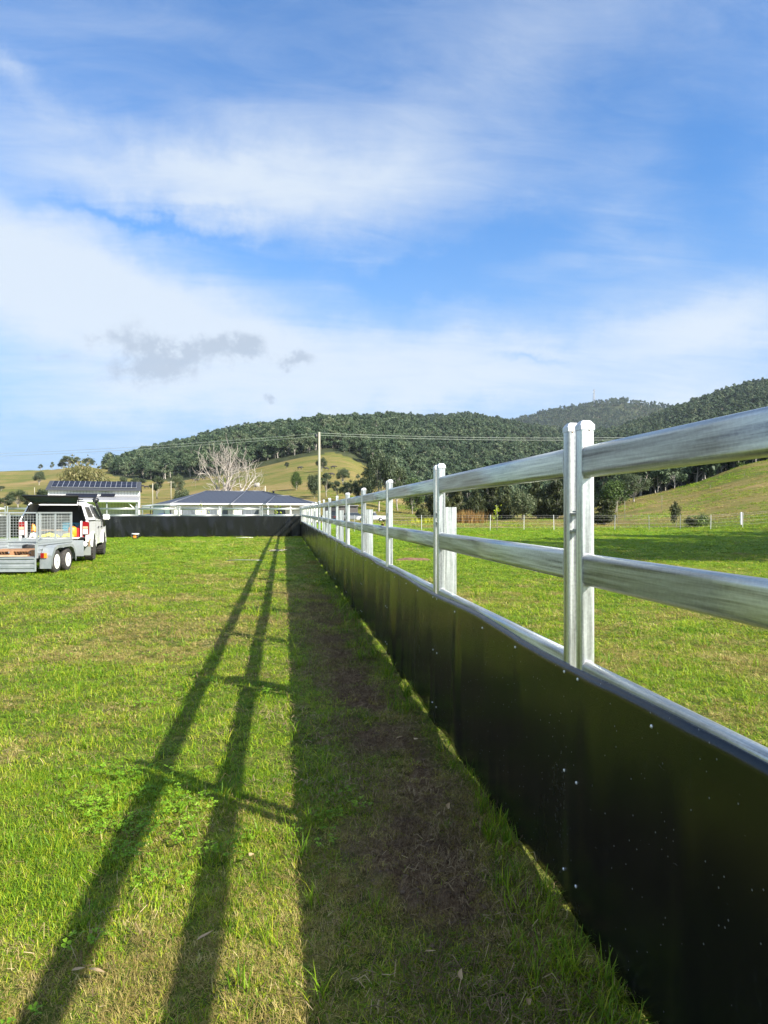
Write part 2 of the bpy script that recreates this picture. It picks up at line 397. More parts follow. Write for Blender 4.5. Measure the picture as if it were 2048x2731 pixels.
def pix_of(X, Y):
    a = np.arctan2(X, Y)-PSI
    a = np.clip(a, -R(45), R(41.5))
    return 1024+FPX*np.tan(a), np.cos(a), np.arctan2(X, Y)-PSI
def sint(px, xs, ys):
    return sum(np.interp(px+d, xs, ys) for d in (-54, -36, -18, 0, 18, 36, 54))/7
def hgt(X, Y, fine=False):
    X = np.asarray(X, float); Y = np.asarray(Y, float)
    r = np.hypot(X, Y); px, ca, aa = pix_of(X, Y)
    rp = sint(px, TX, TRP); hp = CAMH+(1365.5-sint(px, TX, TYP))/FPX*rp*ca
    rm = RM; hm = CAMH+(1365.5-sint(px, MX, MY)-11)/FPX*rm*ca
    hb = CAMH+(1365.5-np.interp(px, BX, BY)-5)/FPX*RB*ca
    hm = np.maximum(hm, 0); hb = np.maximum(hb, 0); hp = np.maximum(hp, 0)
    r0 = np.interp(px, [1000, 1560, 1640, 1700, 2048], [118, 104, 84, 72, 62])
    t = np.clip((r-r0)/(rp-r0), 0, 1)
    h1 = hp*t**1.35
    rs = sint(px, [980, 1060, 1560, 1640], [0, 340, 360, 430]); rs = np.maximum(rs, rp)
    t2 = np.clip((r-rs)/(rm-rs), 0, 1)
    hm2 = np.where(hm > hp, hm, hp*.6)
    h2 = hp+(hm2-hp)*(t2**0.92)
    h = np.where(r < rp, h1, h2)
    t3 = np.clip((r-rm)/700., 0, 1)
    h = np.where(r > rm, hm2*(1-.75*t3*t3*(3-2*t3)), h)
    t4 = np.clip((r-1350)/(RB-1350), 0, 1)
    h = np.maximum(h, hb*t4**1.1*np.where(r > RB, np.clip(1-(r-RB)/2200, 0, 1), 1))
    # relief that grows with distance, none on the ridge lines themselves
    amp = np.clip((r-130)/500, 0, 1)*9*np.clip(np.minimum(np.abs(r-rm), np.abs(r-rp)*2)/220, 0, 1)
    h = h+amp*(fbm(X/170+9, Y/170+4, 4)-.5)*2.2
    h = h+np.clip((r-90)/200, 0, 1)*(fbm(X/35+3, Y/35+8, 3)-.5)*1.6
    back = np.abs(aa)
    fade = np.clip((R(100)-back)/R(35), 0.12, 1)
    return h*fade
def soil_mask(X, Y):
    """bare trodden earth by the belting, only in the near part of the strip"""
    d = np.exp(-((X-.64-.05*np.sin(Y*1.7))/.22)**2)
    yy = np.clip((Y-2.35)/.5, 0, 1)*np.clip((15-Y)/8, 0, 1)
    n = fbm(X*3.2+5, Y*2.1+1, 4)
    big = np.clip((n-.34)*4.0, 0, 1)
    core = np.exp(-(((X-.74)/.20)**2+((Y-3.35)/.75)**2))
    side = np.clip((n-.42)*3, 0, 1)*np.exp(-((X-.40)/.35)**2)*.55
    return np.clip((d*big*1.0+side)*yy+core*.85*1.3*np.clip((n-.22)*4, 0, 1), 0, 1)
def near_relief(X, Y):
    s = soil_mask(X, Y)
    base = (fbm(X*1.1, Y*1.1, 3)-.5)*.03
    lump = (fbm(X*14+3, Y*14+9, 3)-.5)*.075*s-.012*s
    return base+lump
def build_ground():
    az = np.concatenate([np.linspace(R(-180), R(-32), 30)[:-1], np.linspace(R(-32), R(48), 560), np.linspace(R(48), R(180), 26)[1:]])
    rr = [0.0]; r = 0.6
    while r < 9000:
        rr.append(r)
        r *= 1.014 if r < 7 else (1.03 if r < 120 else (1.018 if r < 2600 else 1.08))
    rr = np.array(rr)
    A, RR = np.meshgrid(az, rr)
    X = RR*np.sin(A); Y = RR*np.cos(A)
    Z = hgt(X, Y)+near_relief(X, Y)*np.clip((60-RR)/30, 0, 1)
    V = np.stack([X, Y, Z], -1).reshape(-1, 3)
    na, nr = len(az), len(rr)
    i = np.arange(nr-1)[:, None]*na+np.arange(na-1)[None, :]
    Q = np.stack([i, i+1, i+na+1, i+na], -1).reshape(-1, 4)[:, ::-1]
    o = np_mesh('ground', V, Q, M['ground'], smooth=True)
    # attributes: bare earth, and land cover (0 paddock green, 1 rough pasture, 2 forest floor)
    me = o.data
    at = me.attributes.new('soil', 'FLOAT', 'POINT'); at.data.foreach_set('value', soil_mask(X, Y).astype(np.float32).ravel())
    px, ca, aa = pix_of(X, Y); rp = np.interp(px, TX, TRP)
    w = 12*(fbm(X/18, Y/18, 3)-.5)
    fo = np.where(px < 282, RR > rp+400, RR > rp+w)
    at = me.attributes.new('forest', 'FLOAT', 'POINT'); at.data.foreach_set('value', fo.astype(np.float32).ravel())
    edge = np.interp(px, [0, 1000, 1100, 1500, 1620, 2048], [95, 95, 66, 62, 60, 58])
    rough = np.clip((RR+w*.8-edge)/4, 0, 1)
    at = me.attributes.new('rough', 'FLOAT', 'POINT'); at.data.foreach_set('value', rough.astype(np.float32).ravel())
    tag(o, kind='structure')
    return o

def patch_green(X, Y):
    """0 dry straw .. 1 lush green, a property of the turf itself"""
    g = fbm(X/1.6+31, Y/2.3+12, 4)
    g2 = fbm(X/.45+3, Y/.6+7, 3)
    v = (g-.5)*2.0+(g2-.5)*1.6+.60
    v = v-.30*np.exp(-((X+1.0)/1.1)**2)*np.clip((Y-3.5)/1.5, .3, 1)*np.clip((30-Y)/25, 0, 1)      # worn drier lane along the fence
    v = v+.30*np.clip((-X-3.2)/3, 0, 1)
    v = v-.55*np.exp(-((X-.60)/.30)**2)*np.clip((Y-2.7)/.5, 0, 1)*np.clip((24-Y)/10, 0.2, 1)+.22*np.exp(-((X-.45)/.5)**2)*np.clip((2.9-Y)/.5, 0, 1)
    v = v+.35*np.exp(-((X-.9)/.4)**2)*np.clip((2.6-Y)/.6, 0, 1)
    v = v+np.where(X > 1.1, .02+.25*np.clip((Y-9)/12, 0, 1), 0)
    v = v+.18*np.clip((Y-14)/14, 0, 1)
    return np.clip(v, 0, 1)

def ground_material():
    m = bpy.data.materials.new('ground'); m.use_nodes = True; nt = m.node_tree; L = nt.links.new
    b = nt.nodes['Principled BSDF']; b.inputs['Roughness'].default_value = .95; b.inputs['Specular IOR Level'].default_value = .1
    ge = nd(nt, 'ShaderNodeNewGeometry'); P = ge.outputs['Position']
    def noise(s, det=5, sc_=(1, 1, 1), rough=.6):
        mp = nd(nt, 'ShaderNodeMapping'); mp.inputs['Scale'].default_value = sc_; L(P, mp.inputs['Vector'])
        n = nd(nt, 'ShaderNodeTexNoise', ins={'Scale': s, 'Detail': det, 'Roughness': rough}); L(mp.outputs[0], n.inputs['Vector']); return n.outputs['Fac']
    def ramp(f, st):
        r = nd(nt, 'ShaderNodeValToRGB'); L(f, r.inputs[0]); cr = r.color_ramp
        cr.elements[0].position = st[0][0]; cr.elements[0].color = (*st[0][1], 1)
        cr.elements[1].position = st[-1][0]; cr.elements[1].color = (*st[-1][1], 1)
        for p, c in st[1:-1]:
            e = cr.elements.new(p); e.color = (*c, 1)
        return r.outputs[0]
    def mix(f, a, c):
        x = nd(nt, 'ShaderNodeMix', data_type='RGBA'); L(f, x.inputs['Factor']); L(a, x.inputs['A']); L(c, x.inputs['B']); return x.outputs['Result']
    def attr(n):
        a = nd(nt, 'ShaderNodeAttribute'); a.attribute_name = n; return a.outputs['Fac']
    # turf under the blades (near) reads as thatch; far away as mown green
    thatch = ramp(noise(9, 8), [(.3, (.03, .045, .010)), (.5, (.10, .125, .018)), (.72, (.26, .24, .07))])
    far = ramp(math_n(nt, 'ADD', math_n(nt, 'MULTIPLY', noise(.12, 6), .6), math_n(nt, 'MULTIPLY', noise(2.2, 8, (1, .6, 1), .75), .42)),
               [(.36, (.08, .18, .009)), (.5, (.15, .26, .014)), (.62, (.23, .30, .022)), (.72, (.34, .33, .07))])
    dist = nd(nt, 'ShaderNodeVectorMath', operation='LENGTH'); L(P, dist.inputs[0])
    fz = nd(nt, 'ShaderNodeMapRange', ins={'From Min': 10, 'From Max': 42}); L(dist.outputs['Value'], fz.inputs['Value'])
    c = mix(fz.outputs[0], thatch, far)
    past = ramp(math_n(nt, 'ADD', math_n(nt, 'MULTIPLY', noise(.028, 6), .45), math_n(nt, 'MULTIPLY', noise(.22, 9, (.45, 1.3, 1), .8), .62)),
                [(.38, (.045, .065, .010)), (.46, (.085, .105, .018)), (.54, (.150, .130, .038)), (.66, (.24, .165, .075))])
    c = mix(attr('rough'), c, past)
    ff = ramp(noise(.2, 5), [(.3, (.018, .028, .010)), (.7, (.06, .065, .03))])
    c = mix(attr('forest'), c, ff)
    soil = ramp(noise(22, 8, (1, 1, 1), .7), [(.3, (.045, .030, .017)), (.52, (.145, .095, .055)), (.72, (.29, .21, .125))])
    c = mix(attr('soil'), c, soil)
    L(c, b.inputs['Base Color'])
    bn = nd(nt, 'ShaderNodeBump', ins={'Strength': .7, 'Distance': .03}); L(noise(16, 8, (1, 1, 1), .75), bn.inputs['Height'])
    bf = nd(nt, 'ShaderNodeBump', ins={'Strength': .8, 'Distance': .35}); L(noise(.9, 8, (1, .7, 1), .8), bf.inputs['Height']); L(bn.outputs[0], bf.inputs['Normal'])
    L(bf.outputs[0], b.inputs['Normal'])
    return m
M['ground'] = ground_material()

def foliage_mat(name, dark, light, tip=None, scale=.8, rnd=.35, rough=.55, transl=.25, dry=None):
    """leaf material: hue varies clump by clump (object space) and plant by plant"""
    m = bpy.data.materials.new(name); m.use_nodes = True; nt = m.node_tree; L = nt.links.new
    b = nt.nodes['Principled BSDF']; out = nt.nodes['Material Output']
    b.inputs['Roughness'].default_value = rough; b.inputs['Specular IOR Level'].default_value = .25
    ge = nd(nt, 'ShaderNodeNewGeometry'); oi = nd(nt, 'ShaderNodeObjectInfo')
    n = nd(nt, 'ShaderNodeTexNoise', ins={'Scale': scale, 'Detail': 4, 'Roughness': .65}); L(ge.outputs['Position'], n.inputs['Vector'])
    f = math_n(nt, 'ADD', n.outputs['Fac'], math_n(nt, 'MULTIPLY', math_n(nt, 'SUBTRACT', oi.outputs['Random'], .5), rnd))
    f = math_n(nt, 'ADD', f, math_n(nt, 'MULTIPLY', math_n(nt, 'SUBTRACT', ge.outputs['Random Per Island'], .5), .45))
    r = nd(nt, 'ShaderNodeValToRGB'); L(f, r.inputs[0]); cr = r.color_ramp
    cr.elements[0].position = .28; cr.elements[0].color = (*dark, 1)
    cr.elements[1].position = .72; cr.elements[1].color = (*light, 1)
    if tip:
        e = cr.elements.new(.90); e.color = (*tip, 1)
    L(r.outputs[0], b.inputs['Base Color'])
    if transl:
        t = nd(nt, 'ShaderNodeBsdfTranslucent'); L(r.outputs[0], t.inputs[0])
        mx = nd(nt, 'ShaderNodeMixShader'); mx.inputs[0].default_value = transl
        L(b.outputs[0], mx.inputs[1]); L(t.outputs[0], mx.inputs[2]); L(mx.outputs[0], out.inputs[0])
    return m
M['gum'] = foliage_mat('gum_leaf', (.028, .045, .020), (.095, .125, .055), (.16, .17, .085), .5)
M['she'] = foliage_mat('sheoak_needle', (.026, .036, .012), (.080, .095, .030), (.13, .13, .05), .9)
M['lush'] = foliage_mat('broad_leaf', (.030, .055, .012), (.085, .135, .028), (.14, .19, .04), .8)
M['olive'] = foliage_mat('olive_leaf', (.06, .07, .022), (.17, .165, .06), (.24, .20, .10), .5)
M['farleaf'] = foliage_mat('forest_leaf', (.042, .072, .036), (.095, .140, .068), (.15, .18, .10), .035, .7)
M['bark'] = mat('bark', (.20, .175, .145), .85, noise=(2, (.36, .33, .29), .4, .65))
M['palebark'] = mat('pale_bark', (.42, .39, .34), .8, noise=(2, (.25, .22, .18), .4, .65))
M['rust'] = foliage_mat('rust_stalk', (.16, .09, .03), (.34, .20, .06), (.30, .28, .06), .8)
M['blade_g'] = foliage_mat('blade_green', (.085, .185, .006), (.23, .36, .014), (.34, .44, .025), 1.4, .4, .5, .38)
M['blade_y'] = foliage_mat('blade_yellowgreen', (.22, .28, .010), (.38, .41, .024), (.48, .46, .05), 1.4, .4, .5, .35)
M['blade_d'] = foliage_mat('blade_dry', (.20, .15, .045), (.42, .34, .11), (.56, .48, .22), 1.4, .4, .6, .25)
M['clover'] = foliage_mat('clover_leaf', (.10, .22, .008), (.19, .34, .015), (.26, .42, .04), 3, .4, .5, .35)

def belting_mat(dust_hi=.15, dsc=3.0):
    m = bpy.data.materials.new('black_belting'); m.use_nodes = True; nt = m.node_tree; L = nt.links.new
    b = nt.nodes['Principled BSDF']
    tc = nd(nt, 'ShaderNodeTexCoord'); P = tc.outputs['Object']
    def noise(s, det, sc_=(1, 1, 1), rough=.6):
        mp = nd(nt, 'ShaderNodeMapping'); mp.inputs['Scale'].default_value = sc_; L(P, mp.inputs['Vector'])
        n = nd(nt, 'ShaderNodeTexNoise', ins={'Scale': s, 'Detail': det, 'Roughness': rough}); L(mp.outputs[0], n.inputs['Vector']); return n.outputs['Fac']
    dust = math_n(nt, 'MULTIPLY', noise(dsc, 6, (1, 1, .35)), noise(60, 4))
    dr = nd(nt, 'ShaderNodeMapRange', ins={'From Min': .33, 'From Max': .50, 'To Min': 0, 'To Max': dust_hi}); L(dust, dr.inputs['Value'])
    vo = nd(nt, 'ShaderNodeTexVoronoi', ins={'Scale': 26}); L(P, vo.inputs['Vector'])
    sp = math_n(nt, 'LESS_THAN', vo.outputs['Distance'], .07)
    vc = nd(nt, 'ShaderNodeSeparateXYZ'); L(vo.outputs['Color'], vc.inputs[0])
    sp = math_n(nt, 'MULTIPLY', sp, math_n(nt, 'GREATER_THAN', vc.outputs[0], .80))
    # fine scuffs, elongated and slanting
    mp = nd(nt, 'ShaderNodeMapping'); mp.inputs['Scale'].default_value = (1, 9, 60); mp.inputs['Rotation'].default_value = (R(38), 0, 0); L(P, mp.inputs['Vector'])
    sn = nd(nt, 'ShaderNodeTexNoise', ins={'Scale': 1.4, 'Detail': 3, 'Roughness': .7}); L(mp.outputs[0], sn.inputs['Vector'])
    scf = math_n(nt, 'GREATER_THAN', sn.outputs['Fac'], .72)
    drip = nd(nt, 'ShaderNodeMapRange', ins={'From Min': .60, 'From Max': .80, 'To Min': 0, 'To Max': .10}); L(math_n(nt, 'ADD', math_n(nt, 'MULTIPLY', noise(1.0, 4, (1, 26, .9)), .75), math_n(nt, 'MULTIPLY', noise(45, 3), .25)), drip.inputs['Value'])
    sm = math_n(nt, 'ADD', math_n(nt, 'MULTIPLY', sp, .55), math_n(nt, 'MULTIPLY', scf, .12), True)
    f = math_n(nt, 'ADD', math_n(nt, 'ADD', sm, drip.outputs[0]), dr.outputs[0], True)
    mx = nd(nt, 'ShaderNodeMix', data_type='RGBA'); L(f, mx.inputs['Factor']); mx.inputs['A'].default_value = (.006, .0065, .006, 1); mx.inputs['B'].default_value = (.26, .27, .27, 1)
    L(mx.outputs['Result'], b.inputs['Base Color'])
    rr = nd(nt, 'ShaderNodeMapRange', ins={'From Min': .3, 'From Max': .7, 'To Min': .17, 'To Max': .29}); L(noise(2.5, 5, (1, 1, .4)), rr.inputs['Value'])
    L(math_n(nt, 'ADD', rr.outputs[0], math_n(nt, 'MULTIPLY', f, .3)), b.inputs['Roughness'])
    b.inputs['Specular IOR Level'].default_value = .40
    bp = nd(nt, 'ShaderNodeBump', ins={'Strength': .12, 'Distance': .002}); L(noise(120, 3), bp.inputs['Height']); L(bp.outputs[0], b.inputs['Normal'])
    return m
M['belt'] = belting_mat()
M['beltfar'] = belting_mat(.55, 1.1)

build_ground()

# ------------------------------------------------------------------ the near fence
FX = 1.072                 # arena face of the belting
PC = FX+.006+.026          # centre line of posts and rails
P0, SP = 2.585, 2.42        # near edge of post pair A, panel spacing
TOPR, MIDR, LOWR = 1.700, 1.306, .915
def oval(w, h, n=8):
    """flattened oval rail section, w thick, h high"""
    r = w/2*.93; pts = []
    for cx, cy, a0 in ((w/2-r, h/2-r, 0), (-(w/2-r), h/2-r, 90), (-(w/2-r), -(h/2-r), 180), (w/2-r, -(h/2-r), 270)):
        for i in range(n+1):
            a = R(a0+90*i/n); pts.append((cx+r*math.cos(a), cy+r*math.sin(a)))
    return pts
def rsq(w, r=.008, n=3):
    pts = []
    for sx, sy, a0 in ((1, 1, 0), (-1, 1, 90), (-1, -1, 180), (1, -1, 270)):
        for i in range(n+1):
            a = R(a0+90*i/n); pts.append((sx*(w/2-r)+r*math.cos(a), sy*(w/2-r)+r*math.sin(a)))
    return pts
def make_panel(name, length, low_rail=True):
    """a 2.4 m livestock panel along local +y: post, rails, post. Origin: ground, outer face of its first post"""
    t = empty(name)
    pw = .052
    for k, yc in enumerate((pw/2, length-pw/2)):
        mb = MB(); mb.prism(rsq(pw), 'z', .02, 1.815, smooth=False)
        m = mb.build('post', M['galv_z'], t)
        for v in m.data.vertices: v.co.y += yc
        c = MB(); w = pw+.003
        c.add([(sx*w/2, sy*w/2, z) for z in (1.8155, 1.835) for sx, sy in ((1, 1), (-1, 1), (-1, -1), (1, -1))] +
              [(sx*w*.30, sy*w*.30, 1.852) for sx, sy in ((1, 1), (-1, 1), (-1, -1), (1, -1))],
              [(3, 2, 1, 0), (0, 1, 5, 4), (1, 2, 6, 5), (2, 3, 7, 6), (3, 0, 4, 7), (4, 5, 9, 8), (5, 6, 10, 9), (6, 7, 11, 10), (7, 4, 8, 11), (8, 9, 10, 11)])
        o = c.build('cap', M['cap'], m, bevel=.002)
        for v in o.data.vertices: v.co.y += yc
        wm = MB(); wm.lathe([(.001, -.0012), (.0035, 0), (.001, .0012)], (.006 if k else -.009, -pw/2-.0008+yc, 1.8145), 'y', 6)
        wm.build('weld', M['weld'], m)
        if k == 0:
            for z in (1.50, 1.435):
                lg = MB(); lg.box(-.018, .018, yc-pw/2-.052, yc-pw/2-.0005, z, z+.006); lg.build('pin_lug', M['steel'], m)
            lg = MB(); lg.tube([(0, yc-pw/2-.033, 1.40), (0, yc-pw/2-.033, 1.59)], .007, 8); lg.build('pin', M['steel'], m)
        else:
            for z in (1.515, 1.448):
                lg = MB(); lg.box(-.017, .017, yc+pw/2+.0005, yc+pw/2+.048, z, z+.006); lg.build('pin_lug', M['steel'], m)
    for z in ((TOPR, MIDR, LOWR) if low_rail else (TOPR, MIDR)):
        mb = MB(); mb.prism([(x, zz+z) for x, zz in oval(.046, .116)], 'y', pw+.001, length-pw-.001, smooth=True)
        r = mb.build('rail', M['galv_y'], t)
        for yy in (pw+.001, length-pw-.001):
            wb = MB()
            mb2 = [(x*1.10, zz*1.045+z) for x, zz in oval(.046, .116, 4)]
            wb.prism(mb2, 'y', yy-.0035 if yy > 1 else yy, yy if yy > 1 else yy+.0035)
            wb.build('weld', M['cap'], r)
    return t
GAPP = .075
NP = 17
panel0 = make_panel('steel_fence', SP-GAPP)
ordp = lambda i: ORD[i]
for k in range(-2, NP):
    p = panel0 if k == -2 else copy_tree(panel0)
    p.location = (PC+rng.normal(0, .002), P0+SP*k+(.0 if k else 0), rng.normal(0, .004)); p.rotation_euler = (0, rng.normal(0, .002), 0)
    if k == -2: lb = 'galvanised three rail fence panel behind the camera position, along the black belting'
    elif k == -1: lb = 'nearest galvanised fence panel, its rails running out of the right edge of the photo'
    elif k == 0: lb = 'galvanised fence panel whose near post is the tallest and closest in view'
    elif k == NP-1: lb = 'last galvanised fence panel on the long side, ending at the far arena corner'
    else: lb = 'galvanised fence panel, %s beyond the tall nearest post on the long side' % ordp(k)
    tag(p, lb, 'fence panel', 'galvanised panels of the long fence')

# stays driven in behind some of the post pairs
def make_stay():
    mb = MB(); mb.prism(rsq(.10, .010), 'z', -.05, 1.55); o = mb.build('stay_post', M['galv_z'])
    return o
stay0 = make_stay()
n = 0
for k in range(1, NP-1):
    if k in (1, 3, 5, 7, 10, 13):
        s = stay0 if n == 0 else copy_tree(stay0); n += 1
        s.location = (PC+.026+.052+.012, P0+SP*k+.06, 0)
        tag(s, 'thick square steel post standing behind the rails, %s counting away from the camera' % ORD[n-1], 'post', 'thick steel posts behind the long fence')

YC = P0+SP*NP-.05            # far corner
print('corner', YC)
# ---- belting on the long side: one sheet, gently buckled
def build_belting(name, x0, y0, x1, y1, ztop, n, label, seed, amp=1.0, zb0=.03):
    L_ = math.hypot(x1-x0, y1-y0); ux, uy = (x1-x0)/L_, (y1-y0)/L_; nx, ny = -uy, ux      # normal to the left of travel
    s = np.linspace(0, L_, n); nz = 26
    zt = ztop-.010*(1+np.sin(s*2*np.pi/SP*1.0+seed))*.8-.018*(fbm(s*1.1+seed, s*0+3, 3)-.3)
    zb = np.clip(zb0-.017+.16*(fbm(s*1.3+seed*2, s*0+9, 3)-.5), -.01, .075)
    T = np.linspace(0, 1, nz)
    S, TT = np.meshgrid(s, T)
    Zg = zb[None, :]+(zt-zb)[None, :]*TT
    hold = np.minimum(1, np.abs(((S-.0+.04) % SP)-0)/.35)*np.minimum(1, (SP-((S+.04) % SP))/.35)
    bow = (fbm(S*1.0+seed, TT*.6+seed, 3)-.5)*.050+(fbm(S*2.6+seed*3, TT*.5+4, 3)-.5)*.070+(fbm(S*7+seed, TT*.5, 2)-.5)*.012
    bow = bow*amp*(.15+.85*np.sin(np.pi*np.clip(TT*.93+.05, 0, 1)))*(.35+.65*hold)
    bow = bow+amp*.010*np.sin(S*2*np.pi/.62+4*fbm(S*.5, S*0, 2))*(1-TT)**.6*TT**.2*hold
    bow = bow+amp*.045*(fbm(S*4.5+seed*5, S*0+1, 3)-.42)*(1-TT)**1.3*hold
    bow = np.where(bow > 0, bow, bow*.12)
    X = x0+ux*S+nx*bow; Y = y0+uy*S+ny*bow
    F = np.stack([X, Y, Zg], -1).reshape(-1, 3)
    B = np.stack([X-nx*.0055, Y-ny*.0055, Zg], -1).reshape(-1, 3)
    V = np.concatenate([F, B]); N = nz*n
    i = (np.arange(nz-1)[:, None]*n+np.arange(n-1)[None, :])
    q = np.stack([i, i+1, i+n+1, i+n], -1).reshape(-1, 4)
    q2 = q[:, ::-1]+N
    a = np.arange(n-1); top = (nz-1)*n+a
    e1 = np.stack([a, a+N, a+1+N, a+1], -1); e2 = np.stack([top, top+1, top+1+N, top+N], -1)
    j = np.arange(nz-1)*n; e3 = np.stack([j, j+n, j+n+N, j+N], -1); j2 = j+n-1; e4 = np.stack([j2, j2+N, j2+n+N, j2+n], -1)
    Q = np.concatenate([q, q2, e1, e2, e3, e4])
    o = np_mesh(name, V, Q, M['belt'], smooth=False)
    sm = np.zeros(len(Q), bool); sm[:len(q)*2] = True; o.data.polygons.foreach_set('use_smooth', sm)
    return tag(o, label, 'kickboard'), s, zt
belt, bs, bz = build_belting('belting', FX, -1.8, FX, YC, .955, 1500, 'long glossy black belting sheet along the foot of the galvanised fence', 2.0)
sc_n = 0
def screw(parent, p, nrm):
    global sc_n
    mb = MB(); mb.lathe([(.0065, 0), (.006, .0018), (.0035, .004), (.001, .0045)], (0, 0, 0), 'x', 10)
    o = mb.build('screw', M['screw'], parent)
    if nrm == 'x': o.scale = (-1, 1, 1)
    else: o.rotation_euler = (0, 0, R(-90))
    o.location = p; sc_n += 1
    return o
def belt_x(Y, z):
    co = BELTCO; i = int(np.argmin((co[:, 1]-Y)**2+(co[:, 2]-z)**2)); return co[i, 0]
_n = len(belt.data.vertices); BELTCO = np.zeros(_n*3); belt.data.vertices.foreach_get('co', BELTCO); BELTCO = BELTCO.reshape(-1, 3)[:_n//2]
for k in range(-1, 12):
    y = P0+SP*k
    for dy in (.026, -.075-.026):
        for z in ((.90, .52, .14) if k < 6 else (.90,)):
            if y+dy > .6: screw(belt, (belt_x(y+dy, z)-.0005, y+dy, z), 'x')
    if k < 6:
        for f in (.25, .48, .74):
            yy = y+SP*f
            if yy > .5: screw(belt, (belt_x(yy, .885)-.0005, yy, .885), 'x')

# ------------------------------------------------------------------ the far fence (belted up to its middle rail)
FE = 12
panelf = make_panel('steel_fence', SP-GAPP, True)
for k in range(FE):
    p = panelf if k == 0 else copy_tree(panelf)
    # local +y runs towards -X
    p.rotation_euler = (0, 0, R(90)); p.location = (FX-.02-SP*k, YC+.035, 0)
    tag(p, 'galvanised panel of the far fence, %s to the left of the far arena corner' % ORD[k], 'fence panel', 'galvanised panels of the far fence')
beltf, fs, fz_ = build_belting('belting', FX-.01, YC-.01, FX-SP*FE, YC-.01, 1.285, 700, 'tall black belting sheet closing the far end of the arena', 5.0, 1.6)
beltf.data.materials[0] = M['beltfar']

# ------------------------------------------------------------------ instancing of stuff through geometry nodes
def scatter(name, pts, scl, rz, idx, protos, label, tilt=None):
    """pts (n,3); scl (n,3); rz (n,); idx (n,). One object whose modifier puts protos on its points"""
    n = len(pts)
    me = bpy.data.meshes.new(name); me.vertices.add(n); me.vertices.foreach_set('co', np.asarray(pts, np.float32).ravel())
    a = me.attributes.new('scl', 'FLOAT_VECTOR', 'POINT'); a.data.foreach_set('vector', np.asarray(scl, np.float32).ravel())
    rot = np.zeros((n, 3), np.float32); rot[:, 2] = rz
    if tilt is not None: rot[:, :2] = tilt
    a = me.attributes.new('rot', 'FLOAT_VECTOR', 'POINT'); a.data.foreach_set('vector', rot.ravel())
    a = me.attributes.new('idx', 'INT', 'POINT'); a.data.foreach_set('value', np.asarray(idx, np.int32))
    o = bpy.data.objects.new(name, me); COL.objects.link(o)
    g = bpy.data.node_groups.new(name, 'GeometryNodeTree')
    g.interface.new_socket('Geometry', in_out='INPUT', socket_type='NodeSocketGeometry')
    g.interface.new_socket('Geometry', in_out='OUTPUT', socket_type='NodeSocketGeometry')
    gi = g.nodes.new('NodeGroupInput'); go = g.nodes.new('NodeGroupOutput'); L = g.links.new
    iop = g.nodes.new('GeometryNodeInstanceOnPoints'); g2 = g.nodes.new('GeometryNodeGeometryToInstance')
    for p in reversed(protos):            # a multi-input lists its newest link first
        oi = g.nodes.new('GeometryNodeObjectInfo'); oi.inputs['Object'].default_value = p; oi.transform_space = 'ORIGINAL'
        L(oi.outputs['Geometry'], g2.inputs[0])
    def at(nm, ty):
        x = g.nodes.new('GeometryNodeInputNamedAttribute'); x.data_type = ty; x.inputs['Name'].default_value = nm
        return [s for s in x.outputs if s.enabled and s.name == 'Attribute'][0]
    L(gi.outputs[0], iop.inputs['Points']); L(g2.outputs[0], iop.inputs['Instance']); iop.inputs['Pick Instance'].default_value = True
    L(at('idx', 'INT'), iop.inputs['Instance Index']); L(at('rot', 'FLOAT_VECTOR'), iop.inputs['Rotation']); L(at('scl', 'FLOAT_VECTOR'), iop.inputs['Scale'])
    L(iop.outputs[0], go.inputs[0])
    md = o.modifiers.new('scatter', 'NODES'); md.node_group = g
    return tag(o, label, name.replace('_', ' '), kind='stuff')

# ------------------------------------------------------------------ grass
def tuft(name, nb, rad, h0, h1, w, lean, mats, share, seed):
    """nb curved blades of three segments each, as one mesh"""
    r = np.random.default_rng(seed); V = []; F = []; MI = []
    for k in range(nb):
        a = r.random()*6.283; rr = rad*math.sqrt(r.random()); bx, by = rr*math.cos(a), rr*math.sin(a)
        d = r.random()*6.283; dx, dy = math.cos(d), math.sin(d)
        h = h0+(h1-h0)*r.random(); ln = lean*(.3+r.random()); ww = w*(.6+.8*r.random())
        px_, py_ = -dy*ww/2, dx*ww/2; z = -.004; x, y = bx, by; b = len(V); el = R(88)-ln*.35
        pts = []
        for s in range(3):
            pts.append((x, y, z)); stp = h/2.6
            x += dx*math.cos(el)*stp; y += dy*math.cos(el)*stp; z += math.sin(el)*stp; el -= ln*.55
        pts.append((x, y, max(z, .004)))
        for s, p in enumerate(pts[:3]):
            f = (1, .85, .55)[s]; V += [(p[0]-px_*f, p[1]-py_*f, p[2]), (p[0]+px_*f, p[1]+py_*f, p[2])]
        V.append(pts[3])
        F += [(b, b+1, b+3, b+2), (b+2, b+3, b+5, b+4), (b+4, b+5, b+6)]
        m = int(np.searchsorted(np.cumsum(share), r.random())); MI += [m]*3
    me = bpy.data.meshes.new(name); me.from_pydata(V, [], F); me.update()
    for m in mats: me.materials.append(m)
    me.polygons.foreach_set('material_index', MI)
    return bpy.data.objects.new(name, me)
BM_ = [M['blade_g'], M['blade_y'], M['blade_d']]
protos = []
for i, sh in enumerate([(.86, .12, .02), (.62, .30, .08), (.34, .38, .28), (.12, .28, .60), (.02, .10, .88)]):
    for j in range(2):
        protos.append(tuft('grass_tuft', 30+8*(i > 2), .038, .014, .036+.010*(i < 2), .0027-.0008*(i > 2), 1.75+.15*(i > 2), BM_, sh, 50+i*2+j))
# long fresh blades for tall tufts
for j in range(2): protos.append(tuft('grass_tuft', 16, .03, .06, .115, .0036, .8, BM_, (.75, .2, .05), 90+j))
